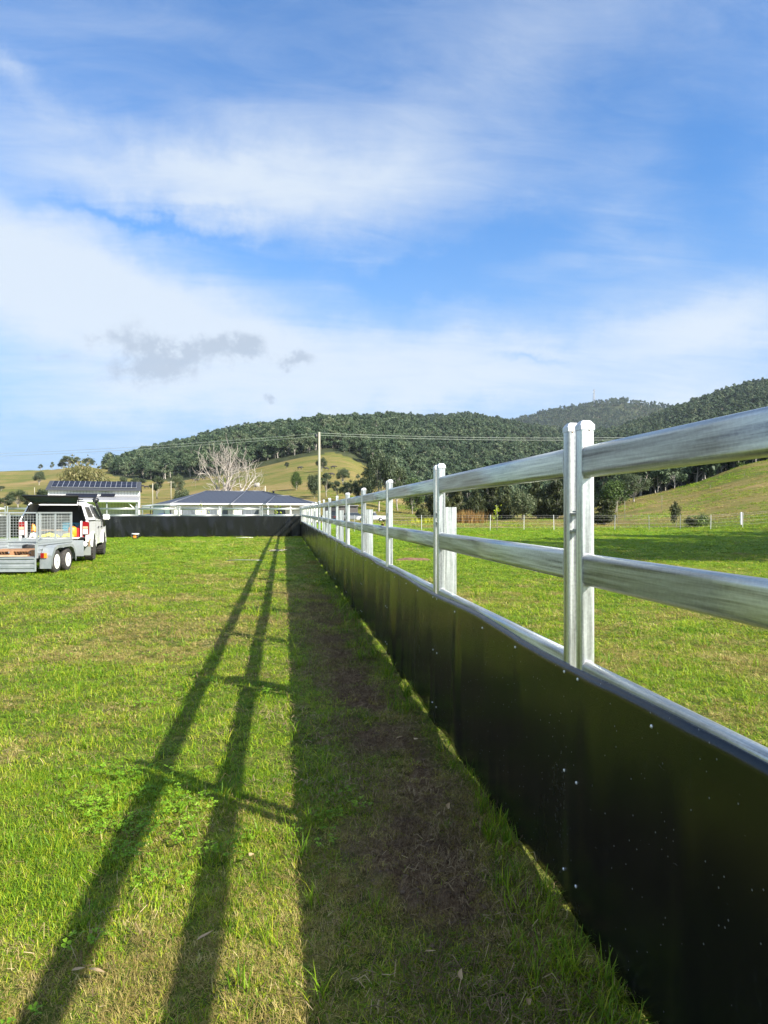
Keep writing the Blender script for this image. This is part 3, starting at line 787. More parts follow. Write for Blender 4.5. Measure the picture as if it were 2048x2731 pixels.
# clover and broad weeds
def clover_proto(seed):
    r = np.random.default_rng(seed); V = []; F = []
    for k in range(9):
        a = r.random()*6.283; rr = .05*math.sqrt(r.random()); cx, cy, cz = rr*math.cos(a), rr*math.sin(a), .018+.03*r.random()
        t0 = r.random()*6.283; s = .0075+.0045*r.random(); tl = (r.random(2)-.5)*.7
        for q in range(3):
            t = t0+q*2.094
            ring = []
            for (u, v) in ((.05, 0), (.45, -.42), (.95, -.48), (1.12, -.15), (1.0, 0), (1.12, .15), (.95, .48), (.45, .42)):
                x = s*(u*math.cos(t)-v*math.sin(t)); y = s*(u*math.sin(t)+v*math.cos(t))
                ring.append((cx+x, cy+y, cz+x*tl[0]+y*tl[1]+abs(v)*s*.35))
            b = len(V); V += ring; F.append(tuple(range(b, b+8)))
    me = bpy.data.meshes.new('clover_tuft'); me.from_pydata(V, [], F); me.update(); me.materials.append(M['clover'])
    return bpy.data.objects.new('clover_tuft', me)
cprotos = [clover_proto(s) for s in (1, 2, 3)]

def ring_points(z0, z1, dens, margin=250, xr=None):
    """random ground points per square metre between two camera depths, within the view plus a margin"""
    pl = (0-margin-1024)/FPX; pr = (2048+margin-1024)/FPX
    n = int(dens*(pr-pl)*(z1*z1-z0*z0)/2)
    z = np.sqrt(z0*z0+(z1*z1-z0*z0)*rng.random(n)); xc = z*(pl+(pr-pl)*rng.random(n))
    X = xc*math.cos(PSI)+z*math.sin(PSI); Y = -xc*math.sin(PSI)+z*math.cos(PSI)
    return X, Y, z
GP = []; GS = []; GR = []; GI = []; GT = []
for (z0, z1, dens, s, sz) in ((1.35, 4.2, 1500, 1.0, 1.0), (4.2, 8, 420, 1.45, 1.15), (8, 14, 150, 2.2, 1.35), (14, 25, 52, 3.5, 1.6), (25, 45, 17, 5.8, 1.9), (45, 66, 7, 9, 2.3)):
    X, Y, z = ring_points(z0, z1, dens)
    # past the far fence and between the panels: leave out what cannot stand there
    keep = ~((np.abs(X-FX) < .02)) & ~((X < FX) & (Y > YC-.02) & (Y < YC+.03)) & ~((X < FX) & (Y > YC+1))
    sm_ = soil_mask(X, Y); keep &= rng.random(len(X)) > sm_*.84
    # under the solid panel only its own side matters; behind it close by is out of sight
    keep &= ~((X > FX) & (X < FX+6) & (z < 3.2) & (X > FX+1.6) & (rng.random(len(X)) < .0))
    X, Y, z, sm_ = X[keep], Y[keep], z[keep], sm_[keep]
    g = patch_green(X, Y)+rng.normal(0, .24, len(X))-.4*sm_
    lvl = np.clip(((.92-g)/.92*5), 0, 4.99).astype(int)
    idx = lvl*2+rng.integers(0, 2, len(X))
    tall = (rng.random(len(X)) < np.where((X > .75) & (X < FX+.1), .16, .008)) & (sm_ < .25) & (z < 14)
    idx = np.where(tall, 10+rng.integers(0, 2, len(X)), idx)
    sc1 = s*(.75+.5*rng.random(len(X)))
    hv = sz*(.65+.7*rng.random(len(X)))*(.75+.5*fbm(X*1.3+4, Y*1.3, 2))
    GP.append(np.stack([X, Y, hgt(X, Y)+near_relief(X, Y)*np.clip((60-np.hypot(X, Y))/30, 0, 1)-.003], -1)); GS.append(np.stack([sc1, sc1, hv], -1)); GR.append(rng.random(len(X))*6.283); GI.append(idx)
    GT.append(rng.normal(0, .12, (len(X), 2)))
GP = np.concatenate(GP); GS = np.concatenate(GS); GR = np.concatenate(GR); GI = np.concatenate(GI); GT = np.concatenate(GT)
print('tufts', len(GP))
scatter('grass', GP, GS, GR, GI, protos, 'short mown grass, green with dry straw patches', GT)
# clover drifts
X, Y, z = ring_points(1.4, 7.5, 520, 60)
cm = fbm(X*1.3+2, Y*1.0+6, 3); cl_a = np.exp(-(((X+.55)/.9)**2+((Y-3.7)/.42)**2))+.9*np.exp(-(((X+1.7)/.7)**2+((Y-3.4)/.5)**2))+.6*np.exp(-(((X-.98)/.13)**2+((Y-2.75)/.5)**2))+.35*np.exp(-(((X+1.2)/.5)**2+((Y-2.6)/.4)**2))+.25*(cm > .62)
keep = (rng.random(len(X)) < cl_a*.26*np.clip((cm-.40)*5, 0, 1)) & (X < FX-.02) & (soil_mask(X, Y) < .5)
X, Y = X[keep], Y[keep]; s = .8+.6*rng.random(len(X))
scatter('clover', np.stack([X, Y, hgt(X, Y)+near_relief(X, Y)], -1), np.stack([s, s, s*1.1], -1), rng.random(len(X))*6.28, rng.integers(0, 3, len(X)), cprotos, 'bright green clover growing through the grass')
# dead stalks and straw lying on the bare earth beside the belting
STRAWM = foliage_mat('straw_dead', (.07, .045, .025), (.22, .16, .085), (.38, .30, .17), 3, .5, .7, .1)
def straw_proto(seed):
    r = np.random.default_rng(seed); mb = MB()
    for k in range(16):
        a = r.random()*6.283; x, y = r.normal(0, .06, 2); l = .015+.045*r.random(); z = .004+.015*r.random(); dz = r.normal(0, .012)
        ww = .0008; dx, dy = math.cos(a), math.sin(a); b = r.normal(0, .02)
        p = [(x, y, z), (x+dx*l/2-dy*b, y+dy*l/2+dx*b, z+abs(dz)+.006), (x+dx*l, y+dy*l, z+dz*.3)]
        vs = []
        for q in p: vs += [(q[0]-dy*ww, q[1]+dx*ww, q[2]), (q[0]+dy*ww, q[1]-dx*ww, q[2]+.0008)]
        mb.add(vs, [(0, 1, 3, 2), (2, 3, 5, 4)])
    me = bpy.data.meshes.new('straw'); me.from_pydata(mb.v, [], mb.f); me.update(); me.materials.append(STRAWM)
    return bpy.data.objects.new('straw', me)
sprotos = [straw_proto(s) for s in (4, 5, 6)]
X, Y, z = ring_points(1.6, 13, 420, 0)
p = np.exp(-((X-.62)/.33)**2)*.85*(fbm(X*3, Y*2, 3) > .42)+.05
keep = (rng.random(len(X)) < p) & (X < FX-.02); X, Y = X[keep], Y[keep]; s = .7+.7*rng.random(len(X))
scatter('straw', np.stack([X, Y, hgt(X, Y)+near_relief(X, Y)+.004], -1), np.stack([s, s, s], -1), rng.random(len(X))*6.28, rng.integers(0, 3, len(X)), sprotos, 'dead brown grass stalks lying on the bare earth')
# soil clods
def clod(seed):
    r = np.random.default_rng(seed); bm = __import__('bmesh').new(); __import__('bmesh').ops.create_icosphere(bm, subdivisions=2, radius=1)
    for v in bm.verts:
        v.co *= .6+.6*float(fbm(v.co.x*1.5+seed*7, v.co.y*1.5+v.co.z*2, 3)); v.co.z *= .6
    me = bpy.data.meshes.new('soil_clod'); bm.to_mesh(me); bm.free(); me.materials.append(M['soilclod']); return bpy.data.objects.new('soil_clod', me)
M['strawd'] = foliage_mat('straw_dead', (.08, .055, .03), (.26, .19, .10), (.40, .32, .18), 3, .4, .7, .1)
M['soilclod'] = mat('soil_clod', (.08, .053, .034), .95, noise=(30, (.20, .14, .09), .4, .7), bump=(40, .5, .01))
dprotos = [clod(s) for s in (1, 2, 3)]
X, Y, z = ring_points(1.8, 12, 900, 0)
keep = rng.random(len(X)) < soil_mask(X, Y)**1.5*.75; X, Y = X[keep], Y[keep]; s = .003+.011*rng.random(len(X))**2.5
scatter('soil', np.stack([X, Y, hgt(X, Y)+near_relief(X, Y)], -1), np.stack([s, s, s], -1), rng.random(len(X))*6.28, rng.integers(0, 3, len(X)), dprotos, 'crumbs and clods of dark earth by the belting')

# ------------------------------------------------------------------ trees
def leaf_cloud(centres, radii, n, size, r, flat=.75, up=.3, aspect=1.6, droop=0.):
    """n small quads spread through clumps"""
    C_ = np.asarray(centres); Rd = np.asarray(radii)
    w = Rd**2; w = w/w.sum(); ci = r.choice(len(C_), n, p=w)
    d = r.normal(0, 1, (n, 3)); d /= np.linalg.norm(d, axis=1)[:, None]
    rad = Rd[ci]*(r.random(n)**.45)*(1+.25*r.normal(0, 1, n).clip(-1, 1.6))
    P = C_[ci]+d*rad[:, None]*np.array([1, 1, flat])
    nrm = d*.7+r.normal(0, .6, (n, 3))+np.array([0, 0, up]); nrm /= np.linalg.norm(nrm, axis=1)[:, None]
    t = r.normal(0, 1, (n, 3)); t[:, 2] -= droop*2; t -= nrm*(t*nrm).sum(1)[:, None]; t /= np.linalg.norm(t, axis=1)[:, None]
    b = np.cross(nrm, t); s = size*(.55+.9*r.random(n))[:, None]
    V = np.stack([P-t*s*aspect*.5, P+b*s*.42, P+t*s*aspect*.5+nrm*s*.05, P-b*s*.42], 1).reshape(-1, 3)
    return V, np.arange(n*4).reshape(-1, 4)
def bez(a, b, bend, n=5):
    a, b = Vector(a), Vector(b); m = (a+b)/2+Vector(bend)
    return [((1-t)**2)*a+2*t*(1-t)*m+t*t*b for t in [i/(n-1) for i in range(n)]]
def tree_meshes(kind, h, w, seed, nleaf, lsize, base=.3, nclump=18, trunk_r=None, link=True):
    r = np.random.default_rng(seed); tr = trunk_r or h*.022
    cs, rs = [], []
    hz = h*(1-base)/2; cz = h*base+hz
    for i in range(nclump):
        for _ in range(40):
            u = r.random(3)*2-1
            if kind == 'round': ok = (u**2).sum() < 1 and (u**2).sum() > .15
            elif kind == 'gum': ok = u[0]**2+u[1]**2+u[2]**2 < 1 and (u[2] > -.2 or u[0]**2+u[1]**2 > .3) and (u**2).sum() > .25
            elif kind == 'she': ok = u[0]**2+u[1]**2 < ((1-u[2])*.5)**1.1+.08
            elif kind == 'shrub': ok = (u**2).sum() < 1
            if ok: break
        cs.append((u[0]*w/2*.82, u[1]*w/2*.82, cz+u[2]*hz*.86)); rs.append({'gum': .15, 'round': .2, 'she': .16, 'shrub': .22}[kind]*w*(.6+.8*r.random()))
    if kind in ('gum',): rs = [x*.95 for x in rs]
    tb = MB(); lean = r.normal(0, .03*h, 2)
    top = (lean[0], lean[1], h*(base+.35)); seg = bez((0, 0, -.3), top, (r.normal(0, .03*h), r.normal(0, .03*h), 0), 7)
    tb.tube(seg, [tr*(1.25-.85*i/6) for i in range(7)], 8)
    for c in cs:
        k = int(r.integers(2, 6)); s = seg[k]
        if s.z > c[2]: s = seg[2]
        q = bez(s, c, (r.normal(0, .04*w), r.normal(0, .04*w), r.normal(0, .03*h)), 5)
        r0 = tr*(.52-.07*k+.1); tb.tube(q, [r0, r0*.75, r0*.55, r0*.35, r0*.15], 5, caps=False)
    V, Q = leaf_cloud(cs, rs, nleaf, lsize, r, flat=.7 if kind == 'gum' else .95, droop={'gum': .7, 'she': 1.0}.get(kind, .2), aspect={'she': 3.2}.get(kind, 1.8))
    return tb, V, Q
PROTO = {}
def proto(key, kind, h, w, seed, nleaf, lsize, base, leafmat, barkmat, ncl):
    tb, V, Q = tree_meshes(kind, h, w, seed, nleaf, lsize, base, ncl)
    t = tb.build('trunk', M[barkmat]); c = np_mesh('crown', V, Q, M[leafmat])
    COL.objects.unlink(t); COL.objects.unlink(c)
    PROTO[key] = (t, c, h, w)
proto('gumA', 'gum', 12, 11, 1, 5200, .34, .22, 'gum', 'palebark', 24)
proto('gumB', 'gum', 12, 9, 2, 4800, .34, .28, 'gum', 'bark', 18)
proto('gumC', 'gum', 12, 13, 3, 6500, .32, .15, 'gum', 'palebark', 30)
proto('roundA', 'round', 8, 9, 4, 6000, .30, .12, 'lush', 'bark', 22)
proto('roundB', 'round', 8, 8, 5, 5000, .30, .18, 'gum', 'bark', 16)
proto('sheA', 'she', 10, 7, 6, 7000, .30, .05, 'she', 'bark', 30)
proto('sheB', 'she', 10, 9, 7, 8000, .30, .03, 'she', 'bark', 34)
proto('olive', 'round', 9, 13, 8, 9000, .32, .12, 'olive', 'palebark', 30)
proto('shrub', 'shrub', 2.5, 2.4, 9, 1600, .14, .02, 'she', 'bark', 12)
proto('shrubB', 'shrub', 2.0, 3.4, 10, 1800, .15, .02, 'lush', 'bark', 14)
proto('spire', 'she', 8, 3.2, 11, 2500, .22, .04, 'she', 'bark', 16)
def tree(key, x, ybase, ytop, wpx, r_, label, cat='tree', name='tree', group='scattered trees', rz=None, sink=.0):
    """a tree whose trunk foot is on the terrain at photo column x, depth from the camera r_; crown top at row ytop"""
    t, c, h, w = PROTO[key]
    X, Y = gxy(x, r_); z0 = float(hgt(X, Y))
    H = max(1.0, hpy(ytop, r_)-z0); W = wpx/FPX*r_
    o = empty(name, (X, Y, z0-sink), 0, label, cat, group)
    for s in (t, c):
        q = s.copy(); COL.objects.link(q); q.parent = o
        q.scale = (W/w, W/w, H/h); q.rotation_euler = (0, 0, rz if rz is not None else rng.random()*6.28)
    return o
G1 = 'trees on the left skyline and hillside'; G2 = 'trees dotted over the middle pasture'; G3 = 'trees of the dark belt beyond the paddock'
T = tree
T('gumB', 108, 0, 1238, 15, 540, 'small crooked tree alone on the skyline above the open car hatch', group=G1)
T('gumB', 139, 0, 1232, 11, 540, 'tiny upright tree on the skyline between the crooked one and the big clump', group=G1)
T('gumA', 184, 0, 1211, 48, 520, 'largest dark tree of the skyline clump on the left hill', group=G1)
T('gumC', 165, 0, 1232, 26, 525, 'low tree at the left foot of the skyline clump', group=G1)
T('gumB', 206, 0, 1219, 28, 515, 'tree at the right side of the skyline clump', group=G1)
T('gumC', 236, 0, 1221, 38, 480, 'open airy tree on the skyline above the olive green tree', group=G1)
T('roundB', 286, 0, 1216, 20, 500, 'dense conical tree on the skyline where the forested mountain begins', group=G1)
T('roundB', 338, 0, 1211, 12, 780, 'small round tree poking above the rising forest skyline', group=G1)
T('gumC', 104, 0, 1257, 38, 380, 'wide dark tree with its own shade halfway up the left hill', group=G1)
T('roundB', 264, 0, 1242, 10, 460, 'small dark tree high on the slope right of the olive green tree', group=G1)
T('olive', 228, 0, 1237, 118, 135, 'big olive green spreading tree directly behind the solar roofed shed', group=G1)
T('gumC', 48, 0, 1308, 62, 170, 'dark bushy tree left of the open car hatch', group=G1)
T('gumA', 12, 0, 1322, 50, 160, 'dark tree at the left edge of the photo', group=G1)
T('gumB', 84, 0, 1322, 42, 150, 'dark tree just behind the open car hatch', group=G1)
T('roundB', 116, 0, 1303, 36, 190, 'rounded dark tree between the car hatch and the shed roof', group=G1)
T('gumB', 3, 0, 1296, 26, 300, 'small dark tree on the slope at the far left edge', group=G1)
T('gumB', 330, 0, 1273, 34, 240, 'grey green tree rising beside the right end of the shed', group=G2)
T('gumC', 368, 0, 1274, 44, 300, 'grey green tree at the forest foot right of the shed', group=G2)
T('gumB', 419, 0, 1270, 42, 215, 'dark tree left of the small white utility pole above the house roof', group=G2)
T('gumC', 474, 0, 1267, 42, 210, 'dark tree right of the small white utility pole above the house roof', group=G2)
T('roundB', 485, 0, 1303, 44, 150, 'low rounded bush just over the left hip of the house roof', 'bush', group=G2)
T('gumB', 765, 0, 1233, 16, 290, 'slim bare looking tree high on the pasture left of the pole', group=G2)
T('roundA', 790, 0, 1262, 32, 200, 'round leafy green tree on the pasture just left of the pole', group=G2)
T('gumC', 858, 0, 1221, 34, 260, 'open tree directly behind the tall power pole', group=G2)
T('roundB', 838, 0, 1262, 36, 175, 'bushy tree left of the foot of the power pole', group=G2)
T('gumB', 871, 0, 1262, 40, 178, 'bushy tree right of the power pole', group=G2)
T('gumC', 914, 0, 1250, 44, 215, 'tree with an upswept crown on the pasture right of the pole', group=G2)
T('gumB', 900, 0, 1283, 30, 170, 'smaller tree below the upswept one', group=G2)
T('gumA', 930, 0, 1277, 42, 165, 'dark tree between the upswept tree and the big gum', group=G2)
T('gumC', 1010, 0, 1208, 96, 150, 'big pale limbed gum tree standing in front of the forest', group=G2, rz=1.0)
T('gumA', 965, 0, 1262, 62, 158, 'dark spreading tree at the left side of the big gum', group=G2)
T('gumB', 1060, 0, 1246, 60, 160, 'dark tree at the right side of the big gum', group=G2)
T('roundA', 1100, 0, 1285, 60, 150, 'rounded tree behind the second tall post pair', group=G2)
# belt of she-oaks beyond the paddock
T('sheB', 1128, 0, 1342, 44, 118, 'low dark shrub at the left end of the tree belt', 'bush', group=G3)
T('sheB', 1168, 0, 1276, 70, 120, 'leftmost tall feathery tree of the dark belt, beside the second tall post pair', group=G3)
T('sheA', 1222, 0, 1288, 66, 124, 'feathery tree behind the thick steel post, second in the dark belt', group=G3)
T('sheB', 1262, 0, 1300, 70, 119, 'feathery tree right of the thick steel post, third in the dark belt', group=G3)
T('sheA', 1306, 0, 1283, 72, 125, 'feathery tree of the dark belt behind the young staked sapling', group=G3)
T('sheB', 1352, 0, 1296, 76, 121, 'broad feathery tree of the dark belt right of the sapling', group=G3)
T('roundB', 1392, 0, 1304, 62, 116, 'rounder dark tree of the belt midway between the two nearest post pairs', group=G3)
T('sheB', 1436, 0, 1270, 86, 122, 'tallest feathery tree of the dark belt, left of the nearest post pair', group=G3)
T('sheA', 1486, 0, 1276, 78, 120, 'feathery tree of the dark belt touching the left of the nearest post pair', group=G3)
T('sheB', 1540, 0, 1280, 80, 121, 'feathery tree hidden mostly behind the nearest post pair', group=G3)
T('roundA', 1640, 0, 1288, 92, 112, 'round bright green tree just right of the nearest post pair', group=G3)
T('gumC', 1690, 0, 1262, 96, 128, 'tree with grey green crown behind the round bright green one', group=G3)
T('gumA', 1748, 0, 1258, 60, 150, 'pale trunked gum at the forest edge under the top rail', group=G3)
T('gumB', 1806, 0, 1238, 80, 165, 'dark gum where the right hill meets the forest', group=G3)
T('gumC', 1868, 0, 1226, 90, 175, 'dark gum on the forest edge halfway along the right hill', group=G3)
T('gumA', 1930, 0, 1218, 76, 182, 'gum on the forest edge under the top rail near the right edge', group=G3)
T('gumB', 1982, 0, 1218, 60, 190, 'last gum on the forest edge under the top rail', group=G3)
T('sheA', 1612, 0, 1330, 74, 82, 'brownish wispy bush right behind the nearest post pair', 'bush', group=G3)
T('shrub', 1802, 0, 1336, 30, 68, 'narrow dark shrub standing alone on the foot of the right hill', 'shrub', name='shrub', group='shrubs on the right hill')
T('shrubB', 1864, 0, 1371, 60, 66, 'low spreading green shrub at the foot of the right hill', 'shrub', name='shrub', group='shrubs on the right hill')
T('shrub', 1842, 0, 1381, 34, 65, 'smaller low shrub left of the spreading one', 'shrub', name='shrub', group='shrubs on the right hill')
T('shrubB', 1975, 0, 1258, 18, 150, 'tiny dark bush high on the right hill by the forest edge', 'shrub', name='shrub', group='shrubs on the right hill')
# trees just outside the frame on the right: their shade falls across the paddock
SHD = [(19.5, 18, 12, 9, 'gumC', 'leafy tree outside the right edge, nearest to the fence'), (27, 23, 14, 11, 'gumA', 'tall leafy tree outside the right edge, second from the fence'),
       (35, 28.5, 14, 11, 'gumC', 'leafy tree outside the right edge, third from the fence'), (43, 34, 14, 11, 'gumA', 'leafy tree outside the right edge, fourth from the fence'),
       (28, 17, 15, 10, 'gumC', 'leafy tree outside the right edge standing behind the nearest one'), (37, 22, 16, 11, 'gumA', 'tallest leafy tree outside the right edge in the back row'),
       (46, 27, 16, 11, 'gumC', 'leafy tree outside the right edge, last of the back row'), (52, 38, 14, 11, 'gumA', 'leafy tree outside the right edge, farthest away')]
for X, Y, H, W, k, lb in SHD:
    t, c, h, w = PROTO[k]
    o = empty('tree', (X, Y, -.05), 0, lb, 'tree', 'trees shading the paddock from the right')
    for s in (t, c):
        q = s.copy(); COL.objects.link(q); q.parent = o; q.scale = (W/w, W/w, H/h)

# dead tree behind the house
def dead_tree():
    r = np.random.default_rng(21)
    X, Y = gxy(611, 128); z0 = float(hgt(X, Y)); top = hpy(1165, 128)-z0
    o = empty('dead_tree', (X, Y, z0-.2), 0, 'big leafless dead tree with pale branches behind the house roof', 'tree')
    def grow(mb, p, d, l, rad, dep):
        pts = [p]; q = p.copy(); dd = d.copy(); n = 5
        for i in range(n):
            dd = (dd+Vector(r.normal(0, .17, 3))+Vector((0, 0, .05))).normalized(); q = q+dd*l/n; pts.append(q.copy())
        rd = [max(rad, .030)*(1-.40*i/n) for i in range(n+1)]
        mb.tube(pts, rd, 7 if dep < 2 else 4, caps=False)
        if dep >= 4: return
        for j in range(3 if dep < 3 else 2):
            k = n if j == 0 else int(r.integers(2, n))
            a = (pts[k]-pts[k-1]).normalized(); ax = Vector(r.normal(0, 1, 3)); ax = (ax-a*ax.dot(a)).normalized()
            sp = .30+.35*r.random() if j == 0 else .65+.45*r.random()
            nd_ = (a*math.cos(sp)+ax*math.sin(sp)); nd_.z += .08
            grow(mb, pts[k], nd_.normalized(), l*(.68+.12*r.random()), rd[k]*(.80 if j == 0 else .55), dep+1)
    tb = MB(); tb.tube([(0, 0, 0), (0, 0, 1.2), (.05, 0, 2.6)], [.75, .58, .50], 10); tb.build('trunk', M['deadwood'], o)
    for i in range(7):
        a = i*6.283/7+.3; sp = (.62, 1.02, .45, 1.15, .8, 1.12, .2)[i]
        d = Vector((math.cos(a)*math.sin(sp), math.sin(a)*math.sin(sp)*.8, math.cos(sp)))
        mb = MB(); grow(mb, Vector((d.x*.3, d.y*.3, 2.2)), d, top*.335, .34, 0); mb.build('limb', M['deadwood'], o)
    o.scale = (.80, .80, 1)
dead_tree()

# ------------------------------------------------------------------ forest on the mountain (one mass)
fp = []
for lod, (nl, ls) in enumerate(((1500, .55), (520, .92))):
    for i, (kind, h, w, sd_, base) in enumerate([('gum', 13, 9.5, 31, .25), ('gum', 15, 9, 32, .35), ('round', 11, 9.5, 33, .12), ('gum', 12, 10.5, 34, .2), ('she', 13, 8, 35, .1)]):
        tb, V, Q = tree_meshes(kind, h, w, sd_, nl, ls, base, 14, h*.014)
        me = bpy.data.meshes.new('forest_tree')
        fv = list(tb.v)+[tuple(v) for v in V]; n0 = len(tb.v); ff = list(tb.f)+[tuple(int(a)+n0 for a in q) for q in Q]
        me.from_pydata(fv, [], ff); me.update(); me.materials.append(M['palebark']); me.materials.append(M['farleaf'])
        me.polygons.foreach_set('material_index', [0]*len(tb.f)+[1]*len(Q))
        fp.append(bpy.data.objects.new('forest_tree', me))
def forest():
    pl, pr = -R(31), R(31)
    Xs = []; 
    for (r0, r1, area) in ((140, 420, 20), (420, 800, 24), (800, 1230, 32), (1350, 2360, 75)):
        n = int((pr-pl)*(r1*r1-r0*r0)/2/area)
        r = np.sqrt(r0*r0+(r1*r1-r0*r0)*rng.random(n)); a = pl+(pr-pl)*rng.random(n)+PSI
        X = r*np.sin(a); Y = r*np.cos(a); px = 1024+FPX*np.tan(a-PSI); rp = np.interp(px, TX, TRP)
        e = 26*(fbm(X/24, Y/24, 3)-.5)
        rp2 = np.where((px > 1010) & (px < 1600), np.maximum(rp+15, 150), rp+6)
        thin = (px > 1010) & (r < 380) & (r > 190)
        keep = r > rp2+e
        keep &= ~((px < 282) & (r < rp+350))
        if r1 > 1300: keep &= (px > 1250) & (px < 2000)
        keep &= (fbm(X/60+7, Y/60+2, 3) > .27) | (r > 900)
        Xs.append(np.stack([X[keep], Y[keep]], -1))
    P = np.concatenate(Xs); X, Y = P[:, 0], P[:, 1]; Z = hgt(X, Y)
    r = np.hypot(X, Y); s = (.40+.55*rng.random(len(X))**1.2)*np.where(r > 1300, 1.2, 1)*(.8+.4*fbm(X/45, Y/45, 2))
    # leave out what lies behind the crest, seen by nobody
    print('forest', len(X))
    scatter('forest', np.stack([X, Y, Z-.6], -1), np.stack([s*1.08, s*1.08, s], -1), rng.random(len(X))*6.28, rng.integers(0, 5, len(X))+np.where(r > 560, 5, 0), fp, 'dense eucalypt forest covering the mountain')
forest()

# tall rusty grass clump and pale grass fringe at the fence foot of the tree belt
def stalk_clump(name, cx, z, wm, n, h, matn, label, cat):
    r = np.random.default_rng(5); mb = MB(); X0, Y0 = gxy(cx, z)
    for k in range(n):
        x, y = r.normal(0, wm*.4), r.normal(0, .6); hh = h*(.5+.5*r.random()); lx, ly = r.normal(0, .18*hh, 2); w_ = .035
        a = r.random()*3.14; wx, wy = w_*math.cos(a), w_*math.sin(a)
        mb.add([(x-wx, y-wy, -.05), (x+wx, y+wy, -.05), (x+lx*.5+wx*.7, y+ly*.5+wy*.7, hh*.6), (x+lx*.5-wx*.7, y+ly*.5-wy*.7, hh*.6), (x+lx, y+ly, hh)], [(0, 1, 2, 3), (3, 2, 4)])
    me = bpy.data.meshes.new(name); me.from_pydata(mb.v, [], mb.f); me.update(); me.materials.append(M[matn])
    o = bpy.data.objects.new(name, me); COL.objects.link(o); o.location = (X0, Y0, float(hgt(X0, Y0)))
    return tag(o, label, cat)
stalk_clump('tall_grass', 1245, 96, 3.2, 500, 2.0, 'rust', 'tall rust coloured grass clump in front of the dark tree belt', 'grass clump')
stalk_clump('tall_grass', 1150, 100, 3.4, 300, .9, 'blade_y', 'low yellow green grass clump left of the rust coloured one', 'grass clump')

# rank tussocks on the unmown ground beyond the wire fence and up the right hill
X, Y, z = ring_points(58, 190, 2.6, 60)
r_ = np.hypot(X, Y); px, ca, aa = pix_of(X, Y); rp = np.interp(px, TX, TRP)
keep = (r_ < rp-1) & (r_ > np.interp(px, [0, 1000, 1100, 1500, 1620, 2048], [190, 96, 66, 63, 61, 59])) & (px > 870) & (rng.random(len(X)) < np.clip(2.2*(fbm(X/5, Y/3.5, 3)-.30), .06, 1))
X, Y = X[keep], Y[keep]; g = fbm(X/9+4, Y/5+2, 3)+rng.normal(0, .08, len(X))
s = 5.5+5*rng.random(len(X)); print('tussocks', len(X))
scatter('rough_grass', np.stack([X, Y, hgt(X, Y)-.03], -1), np.stack([s*1.6, s*1.6, s*.95], -1), rng.random(len(X))*6.28, np.clip(((.66-g)*14), 0, 3.99).astype(int)[:, None].repeat(1, 1)[:, 0]*0+np.where(g > .55, 0, np.where(g > .48, 4, np.where(g > .42, 6, 8))), protos, 'rank tussocky grass beyond the wire fence')

# ------------------------------------------------------------------ dark earth mound, dry leaves, stray sticks
def leafthing(px, z, ln, a, label):
    X, Y = gxy(px, z); r = np.random.default_rng(int(px*7)); mb = MB(); n = 8; vs = []
    for i in range(n+1):
        t = i/n; w = ln*.17*math.sin(math.pi*t**.8)+.0006; b = ln*.12*math.sin(t*3)
        x = (t-.5)*ln; zz = .004+.25*ln*abs(t-.5)**1.5
        vs += [(x, b-w, zz+w*.5), (x, b, zz), (x, b+w, zz+w*.4)]
    fs = []
    for i in range(n):
        k = i*3; fs += [(k, k+1, k+4, k+3), (k+1, k+2, k+5, k+4)]
    mb.add(vs, fs, True)
    o = mb.build('dry_leaf', M['dleaf']); o.location = (X, Y, float(near_relief(np.array(X), np.array(Y)))+.045); o.rotation_euler = (r.normal(0, .25), r.normal(0, .2), a)
    return tag(o, label, 'leaf', 'fallen dry leaves')
for px, py, ln, a, lb in [(1066, 1981, .055, .2, 'curled dry gum leaf lying flat on the trodden earth, left of a pair'), (1096, 1977, .05, .9, 'curled dry gum leaf leaning toward the belting beside another'),
                          (1110, 1986, .05, 2.0, 'pale dry leaf, the rightmost of three together on the bare earth'), (1196, 2180, .06, 1.2, 'thin dry leaf beside the darkest patch of bare earth'),
                          (1148, 2578, .04, .1, 'small whitish leaf in the shaded grass near the bottom of the photo'), (668, 2308, .05, 1.1, 'single dry leaf on sunlit grass between the two rail shadows and the shade edge'),
                          (550, 2540, .07, .7, 'crumpled brown leaf pressed in the grass between rail shadows'), (256, 2630, .06, -.3, 'crumpled brown leaf in sunlit grass near the bottom left'),
                          (208, 2625, .045, .5, 'small brown leaf left of the crumpled one near the bottom left'), (1410, 2712, .05, 1.0, 'pale leaf at the bottom edge beside the belting'),
                          (1230, 2640, .045, 1.3, 'narrow pale leaf standing in shaded grass near the bottom')]:
    leafthing(px, CAMH*FPX/(py-1365.5), ln*.95, a, lb)
M['soilmound'] = mat('mound_earth', (.10, .05, .03), .95, noise=(14, (.17, .10, .06), .4, .7), bump=(30, .5, .01))
X, Y = gxy(1100, CAMH*FPX/(1494-1365.5)); mb = MB(); r = np.random.default_rng(3)
nx_, ny_ = 40, 22; vs = []
for j in range(ny_):
    for i in range(nx_):
        u, v = i/(nx_-1)*2-1, j/(ny_-1)*2-1; q = max(0, 1-u*u-v*v)
        vs.append((u*.62, v*.35, -.02+.085*q**.6*(.6+.8*float(fbm(u*4+3, v*3+8, 4)))+.03*q*float(vnoise(u*14, v*12))))
mb.add(vs, [(j*nx_+i, j*nx_+i+1, (j+1)*nx_+i+1, (j+1)*nx_+i) for j in range(ny_-1) for i in range(nx_-1)])
o = mb.build('earth_mound', M['soilmound']); o.location = (X, Y, 0); tag(o, 'low mound of dug brown earth on the paddock seen under the middle rail', 'earth mound')
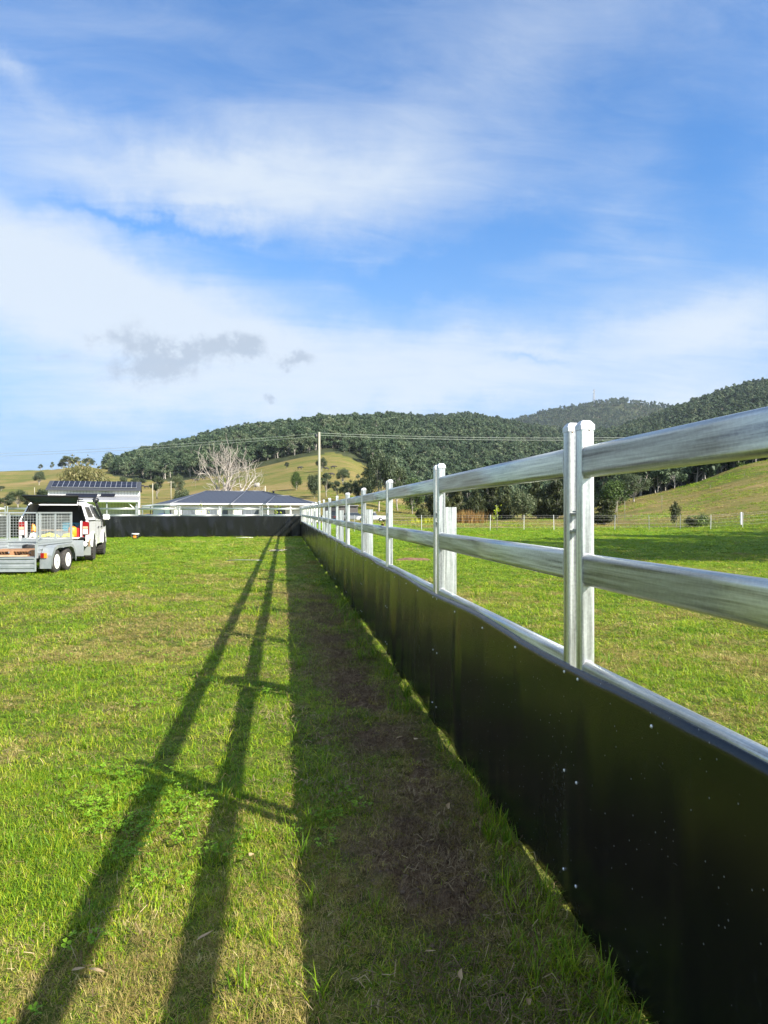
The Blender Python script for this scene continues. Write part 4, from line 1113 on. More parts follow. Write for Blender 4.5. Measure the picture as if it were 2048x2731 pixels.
# stick heap and fallen branchlet far up the lane
r = np.random.default_rng(8)
for px, py, n, L_, lb, mt in [(742, 1472, 16, .5, 'small heap of brown sticks on the grass near the far arena corner', 'mud')]:
    X, Y = gxy(px, CAMH*FPX/(py-1365.5)); mb = MB()
    o = empty('stick_heap', (X, Y, .0), 0, lb, 'stick heap')
    for k in range(n):
        a = r.random()*3.14; x, y = r.normal(0, .16, 2); mb = MB(); z = .03+.05*r.random()
        dx, dy = math.cos(a)*L_/2*(.5+r.random()*.5), math.sin(a)*.2
        mb.tube([(x-dx, y-dy, z), (x, y, z+.03), (x+dx, y+dy, z-.005)], [.012, .011, .006], 5); mb.build('stick', M['bark'], o)
mb = MB(); X, Y = gxy(655, CAMH*FPX/(1499-1365.5)); mb.tube([(-.55, .05, .05), (-.2, 0, .07), (.2, .02, .06), (.5, -.03, .05)], .009, 8)
o = mb.build('plastic_pipe', M['steel']); o.location = (X, Y, 0); tag(o, 'short pale pipe lying on the grass beside the far end of the rail shadows', 'pipe')
mb = MB(); X, Y = gxy(655, CAMH*FPX/(1435-1365.5)); mb.tube([(-.5, 0, .05), (0, .03, .06), (.45, 0, .05)], .011, 8)
o = mb.build('plastic_pipe', M['gutter']); o.location = (X, Y-.6, 0); tag(o, 'short pale pipe lying at the foot of the far black belting', 'pipe')
# bucket at the far belting
X, Y = gxy(361, 39.6); o = empty('bucket', (X, Y, .0), 0, 'black tub with a white lid and orange label standing before the far belting', 'bucket')
mb = MB(); mb.lathe([(.155, .0), (.16, .01), (.185, .27), (.185, .275)], n=20); mb.build('tub', M['black'], o)
mb = MB(); mb.lathe([(.20, .272), (.205, .285), (.205, .31), (.19, .322), (.02, .326)], n=20); mb.build('lid', M['gutter'], o)
mb = MB(); a0, a1 = R(240), R(295)
vs = []
for i in range(9):
    a = a0+(a1-a0)*i/8
    for z, rr in ((.07, .1655), (.20, .1785)): vs.append((rr*math.cos(a)*1.02, rr*math.sin(a)*1.02, z))
mb.add(vs, [(2*i, 2*i+2, 2*i+3, 2*i+1) for i in range(8)], True); mb.build('label', M['orange'], o)
mb = MB(); mb.tube([(.19*math.cos(a), -.19-.02*math.sin(a), .24-.14*math.sin(a)) for a in [math.pi*i/10 for i in range(11)]], .004, 5); mb.build('handle', M['wire'], o)

# ------------------------------------------------------------------ buildings
def cframe(px, z, extra=0.0):
    X, Y = gxy(px, z); return (X, Y, float(hgt(X, Y))), -PSI+extra
def clad_mat(name, col, axis, per, duty, dark):
    """cladding: ribs or boards every per metres along an axis"""
    m = bpy.data.materials.new(name); m.use_nodes = True; nt = m.node_tree; L = nt.links.new; b = nt.nodes['Principled BSDF']
    tc = nd(nt, 'ShaderNodeTexCoord'); sp = nd(nt, 'ShaderNodeSeparateXYZ'); L(tc.outputs['Object'], sp.inputs[0])
    v = sp.outputs[axis] if axis < 3 else math_n(nt, 'ADD', sp.outputs[0], sp.outputs[1])
    f = math_n(nt, 'FRACT', math_n(nt, 'DIVIDE', v, per)); g = math_n(nt, 'GREATER_THAN', f, duty)
    mx = nd(nt, 'ShaderNodeMix', data_type='RGBA'); L(g, mx.inputs['Factor']); mx.inputs['A'].default_value = (*col, 1); mx.inputs['B'].default_value = (*dark, 1)
    L(mx.outputs['Result'], b.inputs['Base Color']); b.inputs['Roughness'].default_value = .5
    bp = nd(nt, 'ShaderNodeBump', ins={'Strength': .6, 'Distance': .03}, invert=True); L(g, bp.inputs['Height']); L(bp.outputs[0], b.inputs['Normal'])
    return m
M['ribwall'] = clad_mat('ribbed_wall', (.70, .70, .67), 0, .38, .80, (.52, .52, .50))
M['ribside'] = clad_mat('ribbed_side', (.70, .70, .67), 1, .38, .80, (.52, .52, .50))
M['board'] = clad_mat('weatherboard', (.72, .70, .63), 2, .30, .90, (.50, .48, .43))
M['ribroof'] = clad_mat('ribbed_roof', (.040, .047, .064), 0, .76, .90, (.028, .033, .046)); M['ribroof'].node_tree.nodes['Principled BSDF'].inputs['Specular IOR Level'].default_value = .2

def house():
    loc, rz = cframe(465, 100, R(27.3)); loc = (loc[0], loc[1], 0)
    o = empty('house', loc, rz, 'long low cream house with blue grey hipped roof beyond the far arena fence', 'house')
    LX, DY, E, RG = 21.7, 14.6, 2.74, 4.75
    def hip(x0, x1, y0, y1, e, rg, rx0, rx1, ry, parent, ridge=True):
        mb = MB(); v = [(x0, y0, e), (x1, y0, e), (x1, y1, e), (x0, y1, e), (rx0, ry, rg), (rx1, ry, rg)]
        mb.add(v, [(0, 1, 5, 4), (2, 3, 4, 5), (3, 0, 4), (1, 2, 5), (3, 2, 1, 0)])
        q = mb.build('roof', M['ribroof'], parent)
        cb = MB()
        for a, b in ((0, 4), (1, 5), (4, 5)):
            cb = MB(); d = Vector((0, 0, .03)); cb.tube([Vector(v[a])+d, Vector(v[b])+d], .07, 6); cb.build('ridge_cap', M['roofcap'], q)
        g = MB()   # gutter & fascia as one rim
        g.box(x0-.06, x1+.06, y0-.12, y0+.0, e-.17, e+.02); g.build('gutter', M['gutter'], q)
        g = MB(); g.box(x0-.12, x0-.0, y0-.12, y1, e-.17, e+.02); g.build('gutter', M['gutter'], q)
        return q
    hip(-.5, LX+.5, -.5, DY+.5, E, RG, 6.2, LX-6.2, DY/2, o)
    mb = MB(); mb.box(0, LX, 0, DY, -.1, E-.02); wall = mb.build('wall', M['board'], o)
    # right forward wing and its porch
    hip(7.7, 18.9, -1.9, 7, E+.004, RG+.02, 12.0, 14.6, 5.6, o)
    mb = MB(); mb.box(8.1, 18.5, -1.4, 1, -.1, E-.01); mb.build('wall', M['board'], o)
    hip(12.2, 19.8, -4.0, 3, E-.03, 3.95, 14.9, 17.2, .3, o)
    for x in (12.5, 15.9, 19.5):
        mb = MB(); mb.box(x-.09, x+.09, -3.75, -3.57, 0, E-.2); mb.build('porch_post', M['gutter'] if x != 19.5 else M['frame'], o)
    mb = MB(); mb.box(12.3, 19.7, -3.9, -1.41, -.05, .12); mb.build('porch_floor', M['concrete'], o)
    def window(x0, x1, y, z0=.95, z1=2.12, pane=2):
        f = MB(); f.box(x0, x1, y-.05, y-.001, z0, z1); w = f.build('window', M['frame'], o)
        n = pane; ww = (x1-x0-.14)/n
        for i in range(n):
            p = MB(); a = x0+.07+ww*i; p.box(a+.02, a+ww-.02, y-.062, y-.0505, z0+.07, z1-.07); p.build('pane', M['curtain'], w)
        s = MB(); s.box(x0-.08, x1+.08, y-.10, y-.002, z0-.10, z0-.001); s.build('sill', M['gutter'], w)
    window(1.05, 2.95, 0); window(4.5, 6.1, 0); window(6.75, 7.6, 0, pane=1); window(9.3, 11.8, -1.4, .6, 2.15, 3)
    window(14.2, 15.9, -1.4, .12, 2.15, 2)
    # side windows on the receding left wall
    for y0 in (2.5, 8.0):
        f = MB(); f.box(-.05, -.001, y0, y0+1.6, .95, 2.1); f.build('window', M['frame'], o)
    for x, y in ((0.15, -.06), (7.95, -.06), (18.3, -1.46), (3.9, -.06)):
        dp = MB(); dp.box(x-.04, x+.04, y-.04, y+.055, 0, E-.2); dp.build('downpipe', M['gutter'], o)
    for x in (8.7, 12.0, 13.4, 17.2):
        l = MB(); l.box(x-.06, x+.06, -1.50, -1.401, 1.75, 1.98); l.build('wall_lamp', M['frame'], o)
    v = MB(); v.lathe([(.12, 3.9), (.12, 4.72), (.2, 4.73), (.2, 4.85), (.05, 4.9)], (14.6, 7.5, 0), n=10); v.build('roof_vent', M['steel'], o)
    v = MB(); v.lathe([(.16, 4.3), (.16, 4.85), (.24, 4.86), (.20, 4.98)], (17.2, 8, 0), n=10); v.build('roof_vent', M['frame'], o)
    return o
M['roofcap'] = mat('roof_cap', (.09, .10, .125), .4, .1)
house()

def shed():
    loc, rz = cframe(128, 90, R(18)); loc = (loc[0], loc[1], 0)
    o = empty('shed', loc, rz, 'white ribbed farm shed with dark roof and a grey lean-to, left of the house', 'shed')
    W, D, E, RG = 10.9, 7.5, 4.42, 5.55
    mb = MB(); mb.prism([(0, -.1), (D, -.1), (D, E), (D/2, RG-.08), (0, E)], 'x', 0, W); mb.build('wall', M['ribwall'], o)
    mb = MB(); mb.prism([(.0, -.1), (D, -.1), (D, E-.05), (D/2, RG-.16), (0, E-.05)], 'x', W+.001, W+.03); mb.build('gable_wall', M['ribside'], o)
    sl = (RG-E)/(D/2)
    mb = MB(); mb.prism([(-.45, E-.45*sl), (D/2, RG), (D+.45, E-.45*sl), (D+.45, E-.45*sl+.09), (D/2, RG+.09), (-.45, E-.45*sl+.09)], 'x', -.25, W+.25); rf = mb.build('roof', M['roofdark'], o)
    g = MB(); g.box(-.25, W+.25, -.58, -.455, E-.45*sl-.05, E-.45*sl+.10); g.build('gutter', M['roofdark'], rf)
    g = MB(); g.box(.0, .10, -.10, -.002, 0, E-.3); g.build('downpipe', M['gutter'], o)
    # lean-to in front
    LD, LH, LE = 4.2, 3.56, 2.86
    mb = MB(); mb.prism([(-.001, LH), (-LD-.25, LE), (-LD-.25, LE+.09), (-.001, LH+.09)], 'x', -.15, W+.12); lr = mb.build('lean_to_roof', M['roofgrey'], o)
    g = MB(); g.box(-.15, W+.12, -LD-.38, -LD-.252, LE-.08, LE+.10); g.build('gutter', M['gutter'], lr)
    mb = MB(); mb.prism([(-.001, 0), (-.001, LH-.02), (-LD, LE-.02), (-LD, 0)], 'x', W-.04, W+.02); mb.build('side_wall', M['ribside'], o)
    for x in (.1, 3.6, 7.2, W-.2):
        p = MB(); p.box(x-.08, x+.08, -LD-.02, -LD+.14, 0, LE-.02); p.build('post', M['steel'], o)
    for x, s in ((W-.3, -1),):
        p = MB(); p.tube([(x, -LD+.06, LE-1.1), (x-1.0, -LD+.06, LE-.12)], .06, 6); p.build('brace', M['gutter'], o)
    p = MB(); p.box(0, W-.05, -LD-.02, -LD+.12, LE-.22, LE-.021); p.build('beam', M['gutter'], o)
    # skylight frames standing on the lean-to roof
    for (x0, x1, y0, y1) in ((6.3, 8.0, -1.6, -.4), (2.2, 5.9, -2.4, -.6)):
        s2 = (LH-LE)/(LD+.25); z0 = LH+y0*s2+.09; z1 = LH+y1*s2+.09
        mb = MB(); mb.prism([(y0, z0+.12), (y1, z1+.26), (y1, z1+.30), (y0, z0+.16)], 'x', x0, x1); q = mb.build('solar_rack', M['solar'], o)
    # solar array: a row of panels, each its own thing
    n = 16; pw = (W-.6)/n; a = math.atan(sl)
    first = None
    for i in range(n):
        if first is None:
            t = empty('solar_panel'); hgt_ = 3.1
            f = MB(); f.box(.006, pw-.006, 0, hgt_, 0, .045); f.build('frame', M['alu'], t)
            for j in range(2):
                for k in range(1):
                    c = MB(); c.box(.028, pw-.028, .025+j*hgt_/2, hgt_/2*(j+1)-.025, .0455, .052); c.build('cell_field', M['solar'], t)
            first = t
        else: t = copy_tree(first)
        mtx = Matrix.Translation(Vector(loc)) @ Matrix.Rotation(rz, 4, 'Z') @ Matrix.Translation(Vector((.3+pw*i, .30, E+.30*sl+.17))) @ Matrix.Rotation(a, 4, 'X')
        t.matrix_world = mtx
        tag(t, 'dark solar panel on the shed roof, %s from the left in its row' % ORD[i], 'solar panel', 'solar panels on the shed roof')
shed()

# ------------------------------------------------------------------ poles and wires
def pole(px, z, ytop, rad, label, xarm=False, name='power_pole'):
    X, Y = gxy(px, z); z0 = float(hgt(X, Y)); H = hpy(ytop, z)-z0
    o = empty(name, (X, Y, z0), -PSI, label, 'pole')
    mb = MB(); mb.tube([(0, 0, -.3), (0, 0, H*.5), (.01, 0, H)], [rad, rad*.88, rad*.72], 14); mb.build('pole_shaft', M['polewood'], o)
    if xarm:
        mb = MB(); mb.box(-xarm, xarm, -.06, .06, H-.35, H-.22); c = mb.build('crossarm', M['polewood'], o)
    return o, H
P1, H1 = pole(851, 90, 1152.5, .19, 'tall weathered timber power pole rising behind the far arena corner')
for s in (-1, 1):
    mb = MB(); mb.lathe([(.03, 0), (.07, .04), (.05, .08), (.07, .12), (.03, .16)], (s*.0+(-.22 if s < 0 else .0), 0, H1-.2 if s < 0 else H1-.55), 'z', 10); mb.build('insulator', M['black'], P1)
mb = MB(); mb.lathe([(.16, 0), (.17, .02), (.17, .42), (.10, .5)], (-.36, 0, H1-.75), 'z', 12); mb.build('fuse_box', M['black'], P1)
p2_, H2 = pole(456, 190, 1283, .13, 'small pale utility pole with a crossarm above the left part of the house roof', .9)
pole(407, 150, 1289, .12, 'pale utility pole without crossarm between shed and house')
pole(92, 240, 1300, .13, 'thin distant pole between the hatch and the left hillside trees')
pole(707, 160, 1296, .20, 'short timber stump pole behind the house roof ridge')
pole(1046, 118, 1400-60, .10, 'short pale post left of the second tall post pair', name='short_post')
def wire(name, ptsA, ptsB, sag, label, rad=.028, z_=None):
    a, b = Vector(ptsA), Vector(ptsB); n = 40; pts = []
    for i in range(n+1):
        t = i/n; p = a.lerp(b, t); p.z -= sag*4*t*(1-t); pts.append(p)
    mb = MB(); mb.tube(pts, rad, 5, caps=False); o = mb.build(name, M['cable']); return tag(o, label, 'wire', 'overhead wires')
XP, YP = gxy(851, 90); zp = 0
def wp(px, py, z): X, Y = gxy(px, z); return (X, Y, hpy(py, z))
wire('power_line', wp(851, 1155.5, 90), wp(-60, 1211, 112), .35, 'upper overhead wire running left from the power pole', .020)
wire('power_line', wp(850, 1163, 90), wp(-60, 1219, 112), .30, 'lower overhead wire running left from the power pole', .020)
wire('power_line', wp(851, 1155, 90), wp(2150, 1156, 74), .55, 'upper overhead wire running right from the power pole', .026)
wire('power_line', wp(851, 1161, 90), wp(2150, 1162, 74), .55, 'lower overhead wire running right from the power pole', .026)

# lattice mast on the far ridge
def mast():
    z = 2230; X, Y = gxy(1584, z); z0 = float(hgt(X, Y)); top = hpy(1034, z)-z0
    o = empty('radio_mast', (X, Y, z0), 0, 'lattice radio mast on the far ridge above the nearest post pair', 'mast')
    H = top; b0, b1 = 3.2, 1.6; t = .5
    for sx, sy in ((1, 1), (1, -1), (-1, 1), (-1, -1)):
        mb = MB(); mb.tube([(sx*b0, sy*b0, 0), (sx*b1, sy*b1, H*.9)], t, 5); mb.build('leg', M['steel'], o)
    n = 8
    for i in range(n):
        for f in range(4):
            a = [(1, 1), (1, -1), (-1, -1), (-1, 1)][f]; b = [(1, -1), (-1, -1), (-1, 1), (1, 1)][f]
            w0 = b0+(b1-b0)*i/n; w1 = b0+(b1-b0)*(i+1)/n; z_0, z_1 = H*.9*i/n, H*.9*(i+1)/n
            mb = MB(); mb.tube([(a[0]*w0, a[1]*w0, z_0), (b[0]*w1, b[1]*w1, z_1)], t*.6, 4); mb.build('brace', M['steel'], o)
    mb = MB(); mb.tube([(0, 0, H*.88), (0, 0, H*1.0)], .4, 6); mb.build('antenna', M['steel'], o)
    for k, (zf, a) in enumerate(((.86, 0), (.62, 2.2), (.45, 4.0), (.78, 3.2))):
        mb = MB(); mb.lathe([(1.2, 0), (1.4, .5), (.4, .9)], (b1*1.5*math.cos(a), b1*1.5*math.sin(a), H*zf), 'y', 10); mb.build('dish', M['gutter'], o)
mast()

# water tank behind the house
def find_z(px, py, z0=120, z1=560):
    """depth at which the terrain appears at this photo row"""
    zz = np.linspace(z0, z1, 300); xc = (px-1024)/FPX*zz
    X = xc*math.cos(PSI)+zz*math.sin(PSI); Y = -xc*math.sin(PSI)+zz*math.cos(PSI); rows = 1365.5-(hgt(X, Y)-CAMH)/zz*FPX
    i = np.argmax(rows <= py); return zz[i] if rows[i] <= py else zz[-1]
zt_ = find_z(685, 1298); X, Y = gxy(685, zt_); z0 = float(hgt(X, Y)); o = empty('water_tank', (X, Y, z0), 0, 'small pale concrete water tank on the slope behind the house', 'water tank')
h = 9.0/FPX*zt_; rt = 7.5/FPX*zt_; print('tank', zt_)
mb = MB(); mb.lathe([(rt, -.2), (rt, h)], n=20); mb.build('tank_wall', M['concrete'], o)
mb = MB(); mb.lathe([(rt*1.04, h+.003), (rt*1.04, h+.08), (.1, h+.2)], n=20); mb.build('lid', M['concrete'], o)

# ------------------------------------------------------------------ wire fence across the paddock and loose posts
wf = empty('wire_fence', (0, 0, 0), 0, 'thin wire fence on pale steel posts crossing beyond the paddock', 'wire fence')
fp_ = [(860, 53), (945, 54), (1035, 55), (1124, 56), (1216, 57), (1307, 58), (1397, 58.6), (1477, 59), (1560, 59.5), (1639, 60), (1731, 60.5), (1814, 61), (1895, 61.3), (1980, 61.6), (2070, 62), (2160, 62.3)]
tops = []
pm = None
for px, z in fp_:
    X, Y = gxy(px, z); z0 = float(hgt(X, Y)); h = 1.28
    if pm is None:
        mb = MB(); mb.prism([(-.022, -.02), (.022, -.02), (.022, -.012), (.005, -.012), (.005, .022), (-.005, .022), (-.005, -.012), (-.022, -.012)], 'z', -.2, 1.28); pm = q = mb.build('post', M['stakew'], wf)
    else: q = pm.copy(); COL.objects.link(q); q.parent = wf
    q.location = (X, Y, z0); q.rotation_euler = (rng.normal(0, .015), rng.normal(0, .015), rng.random()); tops.append((X, Y, z0))
for hh in (.25, .55, .85, 1.08, 1.22):
    mb = MB(); mb.tube([(x, y-.025, z+hh) for x, y, z in tops], .0045, 4, caps=False); mb.build('wire', M['wire'], wf)
def post(px, py_base, py_top, w, label, m2='gutter', z=None, name='fence_post', dark=False):
    z = z or CAMH*FPX/(py_base-1365.5); X, Y = gxy(px, z); z0 = float(hgt(X, Y)); h = hpy(py_top, z)-z0
    if dark:
        o = empty(name, (X, Y, z0), -PSI, label, 'post', 'posts on the right hill')
        mb = MB(); mb.box(-w/2, w*.15, -w/2, w/2, -.2, h); mb.build('pale_side', M[m2], o, bevel=.01)
        mb = MB(); mb.box(w*.152, w*.55, -w/2, w/2, -.2, h-.03); mb.build('dark_side', M['frame'], o, bevel=.01)
        return o
    mb = MB(); mb.tube([(0, 0, -.2), (0, 0, h-.03), (0, 0, h)], [w/2, w/2*.95, w/2*.7], 8); o = mb.build(name, M[m2]); o.location = (X, Y, z0)
    return tag(o, label, 'post', 'posts on the right hill')
post(1977, 1410, 1366, .17, 'thick white post with a dark right side at the fence line near the right edge', dark=True)
for px, z, lb, yt in [(1646, 84, 'white post at the lower end of the right hill crest, right of the nearest posts', 1337), (1894, 120, 'pale post on the upper right hill under the top rail', 1293),
                  (1985, 128, 'dark topped post highest on the right hill', 1263), (1666, 90, 'small pale post just right of the low white one', 1335), (1765, 100, 'thin pale post midway along the right hill crest', 1322)]:
    post(px, 0, yt, .07, lb, 'polewood' if 'dark' not in lb else 'bark', z=z)
# stakes of young plantings near the paddock fence
def sapling(px, z, ytop, label, h_leaf=.6, col='blade_y'):
    X, Y = gxy(px, z); z0 = float(hgt(X, Y)); H = hpy(ytop, z)-z0; r = np.random.default_rng(int(px))
    o = empty('sapling', (X, Y, z0), 0, label, 'sapling', 'young planted saplings')
    mb = MB(); mb.tube([(0, 0, -.1), (.03, 0, H*.5), (-.02, 0, H)], [.03, .02, .008], 6); 
    mb.build('stem', M['bark'], o)
    n = 34; cs = [(r.normal(0, .10*H), r.normal(0, .10*H), H*(.45+.5*r.random())) for _ in range(12)]
    V, Q = leaf_cloud(cs, [.13*H]*12, n, .16, r, droop=.6); np_mesh('crown', V, Q, M[col], o)
sapling(1325, 56.5, 1345, 'young sapling with pale yellow leaves beside the wire fence')
sapling(536, 84, 1334, 'young yellow leaved sapling before the left windows of the house')
sapling(736, 84, 1340, 'young yellow leaved sapling before the porch of the house')
sapling(1022, 54.5, 1392, 'small bare sapling by the wire fence left of the second post pair', col='blade_d')
sapling(1207, 52, 1394, 'small bare sapling by the wire fence right of the second post pair', col='blade_d')

# ------------------------------------------------------------------ slatted garage and cars beyond the corner
def garage():
    loc, rz = cframe(905, 128); o = empty('garage', (loc[0], loc[1], loc[2]), rz, 'low dark slatted garage beyond the far arena corner, right of the house', 'garage')
    mb = MB(); mb.box(-3.0, 3.2, 0, 4, 0, 2.15)
    mb.build('wall', M['darkslat'], o)
    mb = MB(); mb.box(-3.2, 3.4, -.3, 4.2, 2.152, 2.30); mb.build('roof', M['roofgrey'], o)
    mb = MB(); mb.box(-2.6, -.6, -.04, -.001, 0, 1.95); mb.build('door', M['frame'], o)
    mb = MB(); mb.box(.2, 2.6, -.04, -.001, 0, 1.95); mb.build('door', M['darkslat'], o)
M['darkslat'] = clad_mat('dark_slats', (.10, .09, .085), 2, .22, .82, (.03, .03, .03))
garage()
def small_car(px, z, rz, paint, label, L_=4.4, W=1.8, H=1.5, ute=False):
    X, Y = gxy(px, z); o = empty('parked_car', (X, Y, float(hgt(X, Y))), -PSI+rz, label, 'car')
    pr = [(-L_/2, .35), (-L_/2, .85), (-L_/2+.15, .95), (-L_/2+(1.9 if ute else .25), 1.0), (L_/2-1.1, .95), (L_/2-.1, .8), (L_/2, .6), (L_/2, .3)]
    mb = MB(); mb.prism(pr, 'y', -W/2, W/2); mb.build('body', M[paint], o, bevel=.06)
    c0 = -L_/2+(1.9 if ute else .3)
    mb = MB(); mb.add([(c0, -W/2+.06, .96), (L_/2-1.0, -W/2+.06, .96), (L_/2-1.0, W/2-.06, .96), (c0, W/2-.06, .96),
                       (c0+.25, -W/2+.22, H), (L_/2-1.75, -W/2+.22, H), (L_/2-1.75, W/2-.22, H), (c0+.25, W/2-.22, H)],
                      [(0, 1, 5, 4), (1, 2, 6, 5), (2, 3, 7, 6), (3, 0, 4, 7)]); mb.build('window', M['glass'], o)
    mb = MB(); mb.box(c0+.22, L_/2-1.72, -W/2+.19, W/2-.19, H+.002, H+.06); mb.build('roof', M[paint], o, bevel=.02)
    for sx in (-1, 1):
        for sy in (-1, 1):
            mb = MB(); mb.lathe([(.24, -.11), (.33, -.09), (.33, .09), (.24, .11)], (sx*L_*.31, sy*(W/2-.08), .33), 'y', 16); w = mb.build('wheel', M['tyre'], o)
            mb = MB(); mb.lathe([(.20, 0), (.05, .02*1)], (sx*L_*.31, sy*(W/2+.035), .33), 'y', 12); mb.build('rim', M['alu'], w)
    for sy in (-1, 1):
        mb = MB(); mb.box(-L_/2-.02, -L_/2+.05, sy*(W/2-.25)-.15, sy*(W/2-.25)+.15, .72, .86); mb.build('tail_light', M['red'], o)
small_car(894, 112, R(75), 'cardark', 'dark blue car parked before the slatted garage', H=1.62)
small_car(946, 116, R(10), 'carrgrey', 'grey car parked at the right end of the slatted garage', H=1.4)
small_car(994, 112, R(165), 'white', 'white utility car parked alone in the paddock right of the garage', H=1.5, ute=True, L_=4.9)

# ------------------------------------------------------------------ cows
def cow_mesh():
    me = bpy.data.meshes.new('cow'); E = []
    P = [((0, 0, 1.0), .34), ((.55, 0, 1.02), .33), ((.95, 0, 1.15), .20), ((1.35, 0, 1.0), .15), ((1.65, 0, .85), .09), ((-.6, 0, 1.02), .32), ((-.85, 0, .95), .10), ((-.92, 0, .45), .03)]
    E = [(0, 1), (1, 2), (2, 3), (3, 4), (0, 5), (5, 6), (6, 7)]
    for sx, b in ((.6, 1), (-.6, 5)):
        for sy in (-1, 1):
            k = len(P); P += [((sx, sy*.2, .75), .14), ((sx+.03, sy*.2, .4), .075), ((sx, sy*.2, .02), .06)]; E += [(b, k), (k, k+1), (k+1, k+2)]
    k = len(P); P += [((1.32, .2, 1.1), .05), ((1.32, -.2, 1.1), .05)]; E += [(3, k), (3, k+1)]
    me.from_pydata([p for p, r_ in P], E, [])
    o = bpy.data.objects.new('cow', me); COL.objects.link(o)
    m = o.modifiers.new('skin', 'SKIN'); 
    for i, (p, r_) in enumerate(P): me.skin_vertices[0].data[i].radius = (r_, r_)
    me.skin_vertices[0].data[0].use_root = True
    s = o.modifiers.new('sub', 'SUBSURF'); s.levels = 1; s.render_levels = 1
    dg = bpy.context.evaluated_depsgraph_get(); nm = bpy.data.meshes.new_from_object(o.evaluated_get(dg)); bpy.data.objects.remove(o)
    nm.name = 'cow'; nm.materials.clear(); nm.materials.append(M['cowhide']); return nm
cm_ = cow_mesh()
for i, (px, py, lb) in enumerate([(871, 1252, 'black cow grazing high on the pasture just right of the pole'), (888, 1247, 'black cow farthest up the pasture right of the pole'), (886, 1268, 'black cow lower on the pasture right of the pole'),
                               (799, 1249, 'black cow alone on the pasture left of the pole'), (516, 1279, 'black cow at the forest foot above the left end of the house roof'), (524, 1282, 'black cow beside another at the forest foot above the house'),
                               (543, 1276, 'black cow nearest to the dead tree at the forest foot'), (391, 1300, 'black cow on the grass slope right of the shed roof'), (381, 1298, 'black cow on the slope left of another right of the shed roof')]):
    z = find_z(px, py+4); X, Y = gxy(px, z); o = bpy.data.objects.new('cow', cm_); COL.objects.link(o)
    o.location = (X, Y, float(hgt(X, Y))); o.rotation_euler = (0, 0, rng.random()*.8+(0 if i % 2 else 3)); tag(o, lb, 'cow', 'black cattle on the pasture')

